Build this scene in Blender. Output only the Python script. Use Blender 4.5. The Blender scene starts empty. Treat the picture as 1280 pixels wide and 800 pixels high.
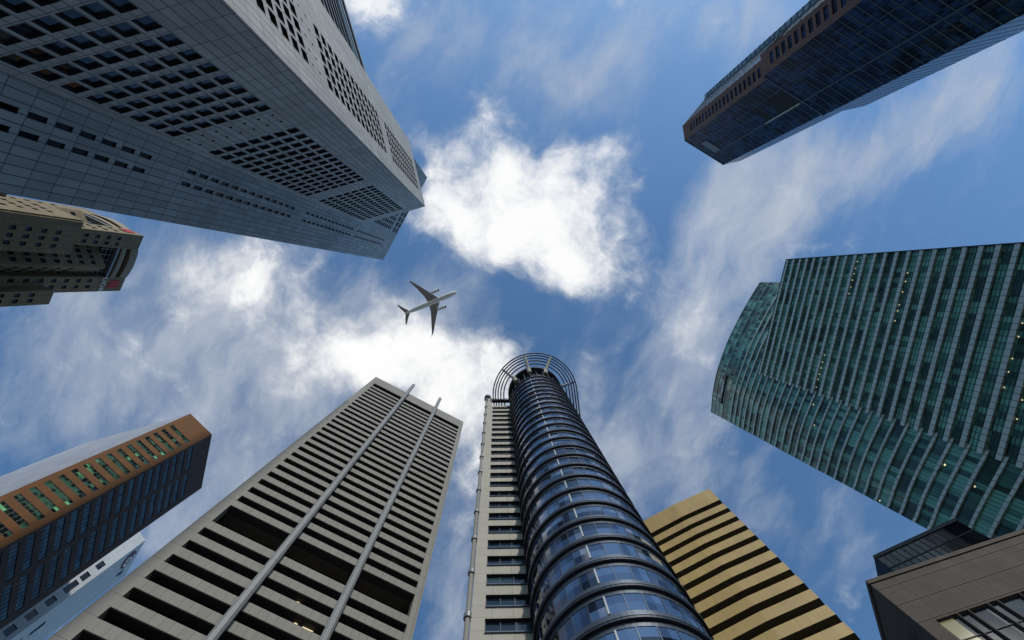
import bpy, math, random
from mathutils import Vector, Matrix

random.seed(7)
scene = bpy.context.scene
COL = scene.collection
R = math.radians

# ------------------------------------------------------------------ survey
# The photograph was taken from plaza level, looking almost straight up.
# World: X = right in the picture, Y = down in the picture, Z = up.
FPX = 640.0
EYE = Vector((0, 0, 1.6))
ZEN = Vector(((621.5 - 640) / FPX, (350 - 400) / FPX, 1.0)).normalized()
ROT = ZEN.rotation_difference(Vector((0, 0, 1))).to_matrix()


def ray(u, v):
    return ROT @ Vector(((u - 640) / FPX, (v - 400) / FPX, 1.0))


def at(u, v, h):
    """plan position (x, y) of a point surveyed at height h"""
    d = ray(u, v)
    p = EYE + d * ((h - EYE.z) / d.z)
    return Vector((p.x, p.y))


# ------------------------------------------------------------------ materials
class NT:
    def __init__(s, tree):
        s.t = tree
        s.t.nodes.clear()

    def n(s, kind, **kw):
        nd = s.t.nodes.new('ShaderNode' + kind)
        for k, v in kw.items():
            if k.startswith('i_'):
                s.put(nd.inputs[k[2:].replace('_', ' ')], v)
            else:
                setattr(nd, k, v)
        return nd

    def put(s, sock, v):
        if isinstance(v, bpy.types.NodeSocket):
            s.t.links.new(v, sock)
        elif isinstance(v, (tuple, list)) and sock.type == 'RGBA' and len(v) == 3:
            sock.default_value = (*v, 1)
        else:
            sock.default_value = v

    def m(s, op, a, b=None, c=None, clamp=False):
        nd = s.t.nodes.new('ShaderNodeMath')
        nd.operation = op
        nd.use_clamp = clamp
        for i, x in enumerate((a, b, c)):
            if x is not None:
                s.put(nd.inputs[i], x)
        return nd.outputs[0]

    def v(s, op, a, b=None, scale=None):
        nd = s.t.nodes.new('ShaderNodeVectorMath')
        nd.operation = op
        s.put(nd.inputs[0], a)
        if b is not None:
            s.put(nd.inputs[1], b)
        if scale is not None:
            s.put(nd.inputs['Scale'], scale)
        return nd.outputs['Value'] if op in ('LENGTH', 'DOT_PRODUCT') else nd.outputs[0]

    def mix(s, f, a, b, mode='MIX'):
        nd = s.t.nodes.new('ShaderNodeMix')
        nd.data_type = 'RGBA'
        nd.blend_type = mode
        s.put(nd.inputs[0], f)
        s.put(nd.inputs[6], a)
        s.put(nd.inputs[7], b)
        return nd.outputs[2]

    def smooth(s, x, lo, hi):
        nd = s.t.nodes.new('ShaderNodeMapRange')
        nd.interpolation_type = 'SMOOTHSTEP'
        s.put(nd.inputs[0], x)
        s.put(nd.inputs[1], lo)
        s.put(nd.inputs[2], hi)
        return nd.outputs[0]

    def noise(s, vec, scale, detail=4, rough=.55, dist=0.0, out=0, dims='3D'):
        nd = s.n('TexNoise', noise_dimensions=dims)
        if vec is not None:
            s.put(nd.inputs['Vector'], vec)
        nd.inputs['Scale'].default_value = scale
        nd.inputs['Detail'].default_value = detail
        nd.inputs['Roughness'].default_value = rough
        nd.inputs['Distortion'].default_value = dist
        return nd.outputs[out]


def new_mat(name):
    m = bpy.data.materials.new(name)
    m.use_nodes = True
    t = NT(m.node_tree)
    out = t.n('OutputMaterial')
    b = t.n('BsdfPrincipled')
    t.t.links.new(b.outputs[0], out.inputs[0])
    return m, t, b


def stone(name, col, pw=1.2, ph=1.9, joint=.035, var=.12, jdark=.35, rough=.75, grime=.25, off=(0, 0), spec=.3):
    """cladding panels: joints on the UV (metres), panel to panel variation, weathering"""
    m, t, b = new_mat(name)
    uv = t.n('TexCoord').outputs['UV']
    uvo = t.v('ADD', uv, (off[0], off[1], 0))
    br = t.n('TexBrick')
    br.offset = 0
    br.squash = 1
    t.put(br.inputs['Vector'], uvo)
    br.inputs['Scale'].default_value = 1
    br.inputs['Mortar Size'].default_value = joint
    br.inputs['Mortar Smooth'].default_value = .1
    br.inputs['Bias'].default_value = 0
    br.inputs['Brick Width'].default_value = pw
    br.inputs['Row Height'].default_value = ph
    lo = tuple(c * (1 - var) for c in col)
    hi = tuple(min(1, c * (1 + var)) for c in col)
    t.put(br.inputs['Color1'], lo)
    t.put(br.inputs['Color2'], hi)
    t.put(br.inputs['Mortar'], tuple(c * jdark for c in col))
    pos = t.n('NewGeometry').outputs['Position']
    st = t.v('MULTIPLY', pos, (.5, .5, .06))
    g = t.noise(st, 1.0, 5, .6)
    g2 = t.noise(pos, .06, 3, .5)
    f = t.m('MULTIPLY', t.smooth(g, .35, .75), grime)
    f = t.m('ADD', f, t.m('MULTIPLY', t.smooth(g2, .4, .7), grime * .7))
    c = t.mix(f, br.outputs[0], tuple(x * .5 for x in col))
    fine = t.noise(pos, 3.0, 3, .6)
    c = t.mix(t.m('MULTIPLY', fine, .25), c, tuple(x * .75 for x in col))
    t.put(b.inputs['Base Color'], c)
    b.inputs['Roughness'].default_value = rough
    b.inputs['Specular IOR Level'].default_value = spec
    return m


def plain(name, col, rough=.6, metal=0.0, var=.2):
    m, t, b = new_mat(name)
    pos = t.n('NewGeometry').outputs['Position']
    n = t.noise(t.v('MULTIPLY', pos, (1, 1, .2)), .9, 5, .6)
    c = t.mix(n, tuple(x * (1 - var) for x in col), tuple(min(1, x * (1 + var)) for x in col))
    t.put(b.inputs['Base Color'], c)
    t.put(b.inputs['Roughness'], t.m('ADD', rough - .08, t.m('MULTIPLY', n, .16)))
    b.inputs['Metallic'].default_value = metal
    return m


def glass(name, cols, cw, ch, off=(0, 0), lit=0.0, litcol=(.5, .7, .45), lits=.5, rough=.06, ior=1.5, tilt=.02,
          metal=0.0, group=3.0):
    """window glass: each pane has its own tone (blinds, dark rooms), a slight tilt and
    sometimes a lit ceiling behind it. cols = three tones from dark to light"""
    m, t, b = new_mat(name)
    uv = t.v('ADD', t.n('TexCoord').outputs['UV'], (off[0], off[1], 0))
    cell = t.v('FLOOR', t.v('DIVIDE', uv, (cw, ch, 1)))
    wn = t.n('TexWhiteNoise', noise_dimensions='3D')
    t.put(wn.inputs['Vector'], cell)
    big = t.v('FLOOR', t.v('DIVIDE', uv, (cw * group, ch, 1)))
    wn2 = t.n('TexWhiteNoise', noise_dimensions='3D')
    t.put(wn2.inputs['Vector'], t.v('ADD', big, (17.3, 5.1, 0)))
    mixv = t.m('ADD', t.m('MULTIPLY', wn.outputs[0], .5), t.m('MULTIPLY', wn2.outputs[0], .5))
    rp = t.n('ValToRGB')
    e = rp.color_ramp.elements
    rp.color_ramp.interpolation = 'LINEAR'
    e[0].position, e[0].color = .28, (*cols[0], 1)
    e[1].position, e[1].color = .75, (*cols[2], 1)
    x = e.new(.52)
    x.color = (*cols[1], 1)
    t.put(rp.inputs[0], mixv)
    # blinds pulled part way down behind some panes
    fr = t.v('FRACTION', t.v('DIVIDE', uv, (cw, ch, 1)))
    sep = t.n('SeparateXYZ')
    t.put(sep.inputs[0], fr)
    t.put(b.inputs['Base Color'], rp.outputs[0])
    b.inputs['Roughness'].default_value = rough
    b.inputs['IOR'].default_value = ior
    b.inputs['Metallic'].default_value = metal
    if tilt:
        geo = t.n('NewGeometry')
        d = t.v('SCALE', t.v('SUBTRACT', wn.outputs[1], (.5, .5, .5)), scale=tilt)
        pn = t.noise(geo.outputs['Position'], .5, 2, .5, out=1)
        d2 = t.v('SCALE', t.v('SUBTRACT', pn, (.5, .5, .5)), scale=tilt * .6)
        nrm = t.v('NORMALIZE', t.v('ADD', geo.outputs['Normal'], t.v('ADD', d, d2)))
        t.put(b.inputs['Normal'], nrm)
    if lit > 0:
        wn3 = t.n('TexWhiteNoise', noise_dimensions='3D')
        t.put(wn3.inputs['Vector'], t.v('ADD', cell, (3.7, 91.2, 0)))
        on = t.m('LESS_THAN', t.m('ADD', t.m('MULTIPLY', wn3.outputs[0], .6), t.m('MULTIPLY', wn2.outputs[0], .4)), lit)
        t.put(b.inputs['Emission Color'], litcol)
        t.put(b.inputs['Emission Strength'], t.m('MULTIPLY', on, t.m('MULTIPLY', wn.outputs[0], lits)))
    return m


def lamp_mat(name, col, s):
    m, t, b = new_mat(name)
    t.put(b.inputs['Base Color'], (.8, .8, .75))
    t.put(b.inputs['Emission Color'], col)
    b.inputs['Emission Strength'].default_value = s
    return m


# ------------------------------------------------------------------ mesh building
class MB:
    def __init__(s):
        s.v, s.f, s.mi, s.uv, s.mats = [], [], [], [], []

    def mat(s, m):
        if m not in s.mats:
            s.mats.append(m)
        return s.mats.index(m)

    def face(s, pts, m, uvs=None, hint=None):
        pts = [Vector(p) for p in pts]
        n = Vector((0, 0, 0))
        for i in range(len(pts)):
            n += pts[i].cross(pts[(i + 1) % len(pts)])
        if uvs is None:
            uvs = [(p.x, p.y) for p in pts]
        if hint is not None and n.dot(Vector(hint)) < 0:
            pts = pts[::-1]
            uvs = uvs[::-1]
        k = len(s.v)
        s.v += [tuple(p) for p in pts]
        s.f.append(tuple(range(k, k + len(pts))))
        s.mi.append(s.mat(m))
        s.uv += list(uvs)

    def build(s, name, parent=None, smooth=False):
        me = bpy.data.meshes.new(name)
        base = Vector((0, 0, 0))
        if parent is not None:
            base = parent.matrix_world.translation if parent.parent is None else Vector((0, 0, 0))
            q = parent
            base = Vector((0, 0, 0))
            while q is not None:
                base = base + q.location
                q = q.parent
        me.from_pydata([(a - base.x, b - base.y, c - base.z) for a, b, c in s.v], [], s.f)
        for m in s.mats:
            me.materials.append(m)
        me.polygons.foreach_set('material_index', s.mi)
        lay = me.uv_layers.new(name='UVMap')
        flat = [c for u in s.uv for c in u]
        lay.data.foreach_set('uv', flat)
        if smooth:
            me.polygons.foreach_set('use_smooth', [True] * len(s.f))
        me.update()
        o = bpy.data.objects.new(name, me)
        COL.objects.link(o)
        if parent is not None:
            o.parent = parent
        return o


class Face:
    """a vertical facade plane from a to b (plan points); s runs along it, d points outward (away from 'inside')"""

    def __init__(s, a, b, inside):
        s.a = Vector(a[:2])
        b = Vector(b[:2])
        s.L = (b - s.a).length
        s.t = (b - s.a) / s.L
        s.n = Vector((s.t.y, -s.t.x))
        if (Vector(inside[:2]) - s.a).dot(s.n) > 0:
            s.n = -s.n
        s.n3 = Vector((s.n.x, s.n.y, 0))
        s.t3 = Vector((s.t.x, s.t.y, 0))

    def p(s, q, z, d=0.0):
        w = s.a + s.t * q + s.n * d
        return (w.x, w.y, z)


def box(mb, F, s0, s1, z0, z1, d0, d1, m, back=False):
    P = F.p
    mb.face([P(s0, z0, d1), P(s1, z0, d1), P(s1, z1, d1), P(s0, z1, d1)], m, [(s0, z0), (s1, z0), (s1, z1), (s0, z1)], F.n3)
    mb.face([P(s0, z0, d0), P(s1, z0, d0), P(s1, z0, d1), P(s0, z0, d1)], m, [(s0, d0), (s1, d0), (s1, d1), (s0, d1)], (0, 0, -1))
    mb.face([P(s0, z1, d0), P(s1, z1, d0), P(s1, z1, d1), P(s0, z1, d1)], m, [(s0, d0), (s1, d0), (s1, d1), (s0, d1)], (0, 0, 1))
    mb.face([P(s0, z0, d0), P(s0, z1, d0), P(s0, z1, d1), P(s0, z0, d1)], m, [(d0, z0), (d0, z1), (d1, z1), (d1, z0)], -F.t3)
    mb.face([P(s1, z0, d0), P(s1, z1, d0), P(s1, z1, d1), P(s1, z0, d1)], m, [(d0, z0), (d0, z1), (d1, z1), (d1, z0)], F.t3)
    if back:
        mb.face([P(s0, z0, d0), P(s1, z0, d0), P(s1, z1, d0), P(s0, z1, d0)], m, [(s0, z0), (s1, z0), (s1, z1), (s0, z1)], -F.n3)


def fquad(mb, F, s0, s1, z0, z1, d, m):
    P = F.p
    mb.face([P(s0, z0, d), P(s1, z0, d), P(s1, z1, d), P(s0, z1, d)], m, [(s0, z0), (s1, z0), (s1, z1), (s0, z1)], F.n3)


def wall(mb, F, s0, s1, z0, z1, holes, depth, m, mr=None, d=0.0):
    """wall sheet with real openings and reveals"""
    mr = mr or m
    P = F.p
    ss = sorted(set([s0, s1] + [round(h[0], 4) for h in holes] + [round(h[1], 4) for h in holes]))
    zs = sorted(set([z0, z1] + [round(h[2], 4) for h in holes] + [round(h[3], 4) for h in holes]))
    si = {x: i for i, x in enumerate(ss)}
    zi = {x: i for i, x in enumerate(zs)}
    gone = set()
    for h in holes:
        a, b, c, e = [round(x, 4) for x in h]
        for i in range(si[a], si[b]):
            for j in range(zi[c], zi[e]):
                gone.add((i, j))
    for j in range(len(zs) - 1):
        i = 0
        while i < len(ss) - 1:
            if (i, j) in gone:
                i += 1
                continue
            k = i
            while k < len(ss) - 1 and (k, j) not in gone:
                k += 1
            fquad(mb, F, ss[i], ss[k], zs[j], zs[j + 1], d, m)
            i = k
    for a, b, c, e in holes:
        q = d - depth
        mb.face([P(a, c, d), P(b, c, d), P(b, c, q), P(a, c, q)], mr, [(a, d), (b, d), (b, q), (a, q)], (0, 0, 1))
        mb.face([P(a, e, d), P(b, e, d), P(b, e, q), P(a, e, q)], mr, [(a, d), (b, d), (b, q), (a, q)], (0, 0, -1))
        mb.face([P(a, c, d), P(a, e, d), P(a, e, q), P(a, c, q)], mr, [(d, c), (d, e), (q, e), (q, c)], F.t3)
        mb.face([P(b, c, d), P(b, e, d), P(b, e, q), P(b, c, q)], mr, [(d, c), (d, e), (q, e), (q, c)], -F.t3)


def slab(mb, poly, z0, z1, m, cap=True):
    """vertical prism over a plan polygon"""
    k = len(poly)
    c = sum((Vector(p[:2]) for p in poly), Vector((0, 0))) / k
    for i in range(k):
        a, b = Vector(poly[i][:2]), Vector(poly[(i + 1) % k][:2])
        L = (b - a).length
        n = Vector((b.y - a.y, a.x - b.x, 0))
        if n.dot(Vector((((a + b) / 2 - c).x, ((a + b) / 2 - c).y, 0))) < 0:
            n = -n
        mb.face([(a.x, a.y, z0), (b.x, b.y, z0), (b.x, b.y, z1), (a.x, a.y, z1)], m, [(0, z0), (L, z0), (L, z1), (0, z1)], n)
    if cap:
        mb.face([(p[0], p[1], z1) for p in poly], m, None, (0, 0, 1))
        mb.face([(p[0], p[1], z0) for p in poly], m, None, (0, 0, -1))


def tube(mb, p0, p1, r0, r1, m, n=12, caps=True):
    p0, p1 = Vector(p0), Vector(p1)
    ax = (p1 - p0).normalized()
    u = ax.cross(Vector((0, 0, 1)) if abs(ax.z) < .9 else Vector((1, 0, 0))).normalized()
    w = ax.cross(u)
    ring = lambda p, r: [p + (u * math.cos(2 * math.pi * i / n) + w * math.sin(2 * math.pi * i / n)) * r for i in range(n)]
    A, B = ring(p0, r0), ring(p1, r1)
    for i in range(n):
        j = (i + 1) % n
        c = (A[i] + A[j]) / 2 - p0
        mb.face([A[i], A[j], B[j], B[i]], m, None, c)
    if caps:
        mb.face(A, m, None, -ax)
        mb.face(B, m, None, ax)


def thing(name, label, cat, loc=(0, 0, 0), group=None):
    o = bpy.data.objects.new(name, None)
    COL.objects.link(o)
    o.location = loc
    o.empty_display_size = 5
    o['label'] = label
    o['category'] = cat
    if group:
        o['group'] = group
    return o


TOWERS = 'office towers around the plaza'


class Windows:
    """windows of one building: the nearest hundred become objects of their own (glass + frame child),
    the small far rest one part"""

    def __init__(s, parent):
        s.parent, s.items = parent, []

    def add(s, F, h, depth, mg, mf, bars=(), fw=.09, d=0.0):
        s.items.append((F, h, depth, mg, mf, bars, fw, d))

    @staticmethod
    def emit(it, g, f):
        F, (a, b, c, e), depth, mg, mf, bars, fw, d = it
        q = d - depth
        fquad(g, F, a, b, c, e, q + .03, mg)
        box(f, F, a, a + fw, c, e, q, q + .12, mf)
        box(f, F, b - fw, b, c, e, q, q + .12, mf)
        box(f, F, a + fw, b - fw, c, c + fw, q, q + .12, mf)
        box(f, F, a + fw, b - fw, e - fw, e, q, q + .12, mf)
        for kind, x in bars:
            if kind == 'h':
                box(f, F, a + fw, b - fw, x - fw / 2, x + fw / 2, q, q + .10, mf)
            else:
                box(f, F, x - fw / 2, x + fw / 2, c + fw, e - fw, q, q + .11, mf)

    def key(s, it):
        F, (a, b, c, e) = it[0], it[1]
        p = Vector(F.p((a + b) / 2, (c + e) / 2)) - EYE
        x = ROT.transposed() @ p
        u, v = x.x / x.z * FPX, x.y / x.z * FPX
        inside = abs(u) < 650 and abs(v) < 410
        return (0 if inside else 1, p.length / math.sqrt((b - a) * (e - c)))

    def flush(s, lim=100):
        s.items.sort(key=s.key)
        for it in s.items[:lim]:
            g, f = MB(), MB()
            s.emit(it, g, f)
            w = g.build('window', s.parent)
            f.build('frame', w)
        rest = s.items[lim:]
        if rest:
            g = MB()
            for it in rest:
                s.emit(it, g, g)
            o = g.build('window', s.parent)
            o['kind'] = 'stuff'


# ------------------------------------------------------------------ shared materials
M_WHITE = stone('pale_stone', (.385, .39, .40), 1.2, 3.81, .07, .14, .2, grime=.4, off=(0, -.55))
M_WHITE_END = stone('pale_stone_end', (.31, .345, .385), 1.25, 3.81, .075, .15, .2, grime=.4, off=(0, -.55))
M_REVEAL = plain('shade_reveal_and_frame', (.030, .030, .034), .7)  # near-black stands in for shade on reveals and soffits; some frames reuse it
M_FRAME_D = plain('dark_metal_frame', (.035, .035, .04), .4, .3)
M_FRAME_G = plain('grey_metal_frame', (.22, .23, .24), .4, .4)
M_GL_OUB = glass('grey_blue_glass', ((.006, .007, .010), (.012, .014, .02), (.03, .035, .05)), 2.4, 3.81, ior=1.42, tilt=.02)
M_ROOF = plain('roof_felt', (.18, .18, .18), .9)

# ------------------------------------------------------------------ 1 pale stone tower, upper left
FL = 3.81
a0, a1, b1 = at(455, 280, 211), at(531.5, 258, 211), at(512, 177, 211)
k1, k2 = at(479, 325, 276), at(534, 222, 276)
k3 = Vector((-69.7, -43.6))
T = thing('office_tower', 'tall pale grey stone tower with fields of small black windows on its angled faces', 'skyscraper',
          ((a1.x + k1.x) / 2, (a1.y + k1.y) / 2, 0), TOWERS)
W = Windows(T)
FA = Face(a0, a1, (-50, -40))
FB = Face(a1, b1, (-45, -40))
FC = Face(k1, k2, k3)
rows1 = [84.7 - FL * k for k in range(20, -1, -1)]
rows2 = [96.9 + FL * k for k in range(13)]
rows3 = [153.9 + FL * k for k in range(13)]
mb = MB()
hA = [(1.65 + 2.4 * c, 1.65 + 2.4 * c + 1.85, z, z + 2.5) for z in rows1 + rows2 + rows3 for c in range(7) if z > 5]
small = []
for z in (89.3, 92.6, 147.3, 150.5):
    small += [(2.4 + 2.4 * c, 2.85 + 2.4 * c, z, z + .6) for c in range(7)]
wall(mb, FA, 0, FA.L, 0, 211, hA + small, .5, M_WHITE, M_REVEAL)
fquad(mb, FA, 0, FA.L, 85, 211, -.55, M_FRAME_D)
mb.build('wall', T)
for h in hA:
    W.add(FA, h, .42, M_GL_OUB, M_FRAME_D, (('h', h[2] + .55),), .1)
mb = MB()
hB = [(4.95 + 2.4 * c, 4.95 + 2.4 * c + 1.85, z, z + 2.5) for z in rows1 + rows2 + rows3 for c in range(5) if z > 5]
small = []
for z in (89.3, 92.6, 147.3, 150.5):
    small += [(5.7 + 2.4 * c, 6.15 + 2.4 * c, z, z + .6) for c in range(5)]
wall(mb, FB, 0, FB.L, 0, 211, hB + small, .5, M_WHITE, M_REVEAL)
fquad(mb, FB, 0, FB.L, 85, 211, -.55, M_FRAME_D)
mb.build('wall', T)
for h in hB:
    W.add(FB, h, .42, M_GL_OUB, M_FRAME_D, (('h', h[2] + .55),), .1)
mb = MB()
hC = []
for z in rows1 + rows2 + rows3 + [208.7 + FL * k for k in range(13)]:
    if z > 5:
        hC += [(9.8, 10.6, z - .3, z + 2.3), (7.35, 8.15, z - .3, z + 2.3)]
hC2 = [(16.1 + 2.4 * c, 17.95 + 2.4 * c, z, z + 2.5) for z in [208.7 + FL * k for k in range(13)] for c in range(7)]
hC3 = [(15.8 + 3.0 * c, 18.2 + 3.0 * c, z, z + 4.6) for z in (262.4, 268.6) for c in range(6)]
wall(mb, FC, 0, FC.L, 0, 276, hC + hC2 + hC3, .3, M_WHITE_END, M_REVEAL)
mb.build('wall', T)
M_GL_SLOT = glass('slot_glass', ((.004, .004, .005), (.007, .008, .010), (.014, .016, .02)), 2.4, 3.81, ior=1.2)
for h in hC + hC2 + hC3:
    W.add(FC, h, .26, M_GL_SLOT, M_FRAME_D, (), .07)
mb = MB()
# hidden sides and roofs
FD = Face(k1, k3, (-50, -35))
FE = Face(k2, k3, (-50, -35))
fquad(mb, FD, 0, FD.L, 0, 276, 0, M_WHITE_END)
fquad(mb, FE, 0, FE.L, 0, 276, 0, M_WHITE)
bb = FC.a + FC.t * ((b1 - FC.a).dot(FC.t))
fquad(mb, Face(b1, bb, a1), 0, (bb - b1).length, 0, 211, 0, M_WHITE)
mb.build('rear_wall', T)
mb = MB()
mb.face([(p.x, p.y, 276) for p in (k1, k2, k3)], M_ROOF, None, (0, 0, 1))
mb.face([(p.x, p.y, 211) for p in (a0, a1, b1, bb)], M_ROOF, None, (0, 0, 1))
mb.build('roof', T)
W.flush()

# ------------------------------------------------------------------ 2 dark glass block behind it
T = thing('office_block', 'dark glass block with pale blue bands showing behind the pale stone tower', 'office building', (-62, -95, 0), TOWERS)
e0, e1 = at(457.5, 94, 175), at(427, -7, 175)
dirn = (e1 - e0).normalized()
e0, e1 = e0 - dirn * 6, e1 + dirn * 40
M_DKG = glass('black_glass', ((.006, .007, .009), (.012, .014, .018), (.02, .025, .03)), 1.5, 3.8, tilt=.015)
M_PALEBL = plain('pale_blue_panel', (.32, .42, .48), .35, .2)
F = Face(e0, e1, (-80, -95))
mb = MB()
back = [F.a - F.n * 26, F.a + F.t * F.L - F.n * 26]
slab(mb, [F.a - F.n * .3, F.a + F.t * F.L - F.n * .3, back[1], back[0]], 0, 174.6, M_DKG)
mb.build('wall', T)
for z0, z1, d in ((173.4, 175.4, .25), (166.5, 167.6, .3), (162.8, 163.5, .3), (160.6, 161.0, .3)):
    mb = MB()
    box(mb, F, 0, F.L, z0, z1, -.3, d, M_PALEBL if z0 < 170 else M_FRAME_G)
    mb.build('band', T)
for k in range(40):
    z = 157 - 3.9 * k
    if z < 3:
        break
    mb = MB()
    box(mb, F, 0, F.L, z - 1.2, z, -.3, .12, M_FRAME_D)
    mb.build('spandrel', T)

# ------------------------------------------------------------------ 3 beige stepped tower, left
M_BEIGE = stone('beige_granite', (.24, .192, .115), 1.3, 1.3, .05, .14, .4, grime=.3)
M_BEIGE2 = stone('beige_granite_smooth', (.30, .26, .19), 1.3, 1.95, .03, .06, .5, grime=.2)
M_GL_UOB = glass('smoky_glass', ((.006, .007, .01), (.015, .018, .025), (.03, .035, .045)), 1.3, 1.95, lit=.03, litcol=(1, .8, .5), lits=1.0, ior=1.33)
M_RED = plain('red_paint', (.55, .02, .03), .4, 0, .08)
M_WHITE_PAINT = plain('white_paint', (.8, .8, .8), .5, 0, .05)
tt = Vector((-.436, .900))
nn = Vector((.900, .436))          # outward normal of the face turned to the plaza
P0 = at(180, 295, 162)
t0 = P0.dot(tt)
n0 = P0.dot(nn)


def uo(t, n):
    return tt * t + nn * n


T = thing('office_tower', 'beige granite tower with stepped corners, arched crown and red bank emblem at left edge', 'skyscraper',
          (*uo(t0 + 9, n0 - 9), 0), TOWERS)
W = Windows(T)
HU, HL, HCORE = 162, 134.5, 150
cen = uo(t0 + 9.2, n0 - 9.2)


def uwall(F, s0, s1, z0, z1, cols, w, d=0.0, every=1, top=3.0):
    mb = MB()
    holes = []
    z = z1 - top - 1.7
    k = 0
    while z > max(z0, 20):
        if k % every == 0:
            holes += [(c, c + w, z, z + 1.55) for c in cols]
        z -= 3.9
        k += 1
    wall(mb, F, s0, s1, z0, z1, holes, .3, M_BEIGE, M_REVEAL, d)
    mb.build('wall', T)
    for h in holes:
        W.add(F, h, .26, M_GL_UOB, M_FRAME_D, (), .06, d)


mbR = MB()
# upper shaft: corner piers on the two visible sides, recessed bay with curved crown between
for side in (0, 1):
    if side == 0:      # towards the plaza (+n)
        q = lambda s, d: uo(t0 + s, n0 + d)
    else:              # towards the top of the picture (-t)
        q = lambda s, d: uo(t0 - d, n0 - s)
    Fu = Face(q(0, 0), q(18.5, 0), cen)
    uwall(Fu, 0, 4.7, HL - 20, HU, (1.2, 2.9), 1.0, top=8.5)
    uwall(Fu, 13.9, 18.5, HL - 20, HU, (14.5, 16.4), 1.0, top=12.5)
    # return walls into the bay
    for s, o in ((4.7, 9), (13.9, 9)):
        Fr = Face(q(s, 0), q(s, -6), q(s + (-3 if s < 9 else 3), -3))
        mb = MB()
        fquad(mb, Fr, 0, 6, HL - 20, HU, 0, M_BEIGE)
        mb.build('wall', T)
    # back of the bay
    mb = MB()
    fquad(mb, Face(q(4.7, -6), q(13.9, -6), cen), 0, 9.2, 100, HU - 1, 0, M_FRAME_D)
    mb.build('bay_back', T)
    # bowed cornice bands closing the bay at the top
    for z0, z1, dd, mm in ((HU - 2.8, HU + .3, .55, M_BEIGE2), (HU - 6.4, HU - 4.6, .3, M_BEIGE2), (HU - 8.2, HU - 7.4, .1, M_FRAME_G)):
        mb = MB()
        NSEG = 14
        pts = []
        for i in range(NSEG + 1):
            x = 4.7 + 9.2 * i / NSEG
            y = dd * (1 - ((x - 9.3) / 4.6) ** 2)
            pts.append((x, y))
        for i in range(NSEG):
            (xa, ya), (xb, yb) = pts[i], pts[i + 1]
            A, B = q(xa, ya), q(xb, yb)
            A2, B2 = q(xa, ya - 1.0), q(xb, yb - 1.0)
            hint = (*(A - cen), 0)
            mb.face([(*A, z0), (*B, z0), (*B, z1), (*A, z1)], mm, [(xa, z0), (xb, z0), (xb, z1), (xa, z1)], hint)
            mb.face([(*A, z0), (*B, z0), (*B2, z0), (*A2, z0)], mm, [(xa, ya), (xb, yb), (xb, yb - 1), (xa, ya - 1)], (0, 0, -1))
            mb.face([(*A, z1), (*B, z1), (*B2, z1), (*A2, z1)], mm, [(xa, ya), (xb, yb), (xb, yb - 1), (xa, ya - 1)], (0, 0, 1))
            mb.face([(*A2, z0), (*B2, z0), (*B2, z1), (*A2, z1)], mm, None, tuple(-x for x in hint))
        mb.build('cornice', T)
    # lattice inside the crown
    mb = MB()
    for i in range(5):
        s = 5.6 + i * 1.7
        tube(mb, (*q(s, -1.0), HU - 13), (*q(s, -1.0), HU - 4), .14, .14, M_FRAME_G, 6)
    for z in (HU - 12, HU - 10.4, HU - 8.8):
        tube(mb, (*q(5, -1.1), z), (*q(13.4, -1.1), z), .12, .12, M_FRAME_G, 6)
    mb.build('lattice', T)
    # lower shoulders, 3 m proud of the shaft
    for s0, s1, cols in ((-2.6, 6.3, (.2, 2.0, 3.8)), (16.4, 20.2, (16.9, 18.4))):
        Fl = Face(q(s0, 3), q(s1, 3), cen)
        uwall(Fl, 0, s1 - s0, 0, HL, [c - s0 for c in cols], 1.0, top=5)
        mb = MB()
        for s, sg in ((s0, -1), (s1, 1)):
            Fs = Face(q(s, 3), q(s, -6), q(s - sg * 3, 0))
            fquad(mb, Fs, 0, 9, 0, HL, 0, M_BEIGE)
        mb.face([(*q(s0, 3), HL), (*q(s1, 3), HL), (*q(s1, -1), HL), (*q(s0, -1), HL)], M_BEIGE2, None, (0, 0, 1))
        mb.build('wall', T)
    # core turned 45 degrees inside the bay
    c0, c1, c2 = q(2.5, -5.2), q(10.2, 1.6), q(16.6, -5.2)
    Fk = Face(c0, c1, cen)
    uwall(Fk, 0, Fk.L, 0, HCORE, (2.0, 3.6, 5.2, 6.8, 8.4), 1.05, top=3)
    Fk2 = Face(c1, c2, cen)
    uwall(Fk2, 0, Fk2.L, 0, HCORE, (1.2, 2.8, 4.4), 1.05, top=9)
    mb = MB()
    mb.face([(*c0, HCORE), (*c1, HCORE), (*c2, HCORE)], M_BEIGE2, None, (0, 0, 1))
    mb.build('ledge', T)
    # emblem: five red strokes, on the plaza side with the letters below it
    es = 16.2 if side == 0 else 2.4
    mb = MB()
    box(mb, Fu, es - 1.35, es + 1.35, HU - 5.1, HU - 4.6, .0, .16, M_RED)
    box(mb, Fu, es - 1.35, es + 1.35, HU - 3.5, HU - 3.0, .0, .16, M_RED)
    for x in (-.85, 0, .85):
        box(mb, Fu, es + x - .22, es + x + .22, HU - 6.0, HU - 2.1, .003, .22, M_RED)
    mb.build('emblem', T)
    FUO = Fu if side == 0 else None
    if side == 0:
        SIGN_F, SIGN_S = Fu, es
mb = MB()
r0, r1 = uo(t0, n0), uo(t0 + 18.5, n0)
r2, r3 = uo(t0 + 18.5, n0 - 18.5), uo(t0, n0 - 18.5)
mb.face([(*p, HU - .3) for p in (r0, r1, r2, r3)], M_ROOF, None, (0, 0, 1))
for A, B in ((r1, r2), (r2, r3)):
    fquad(mb, Face(A, B, cen), 0, 18.5, 0, HU, 0, M_BEIGE)
mb.build('rear_wall', T)
W.flush()
UOB = T


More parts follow.
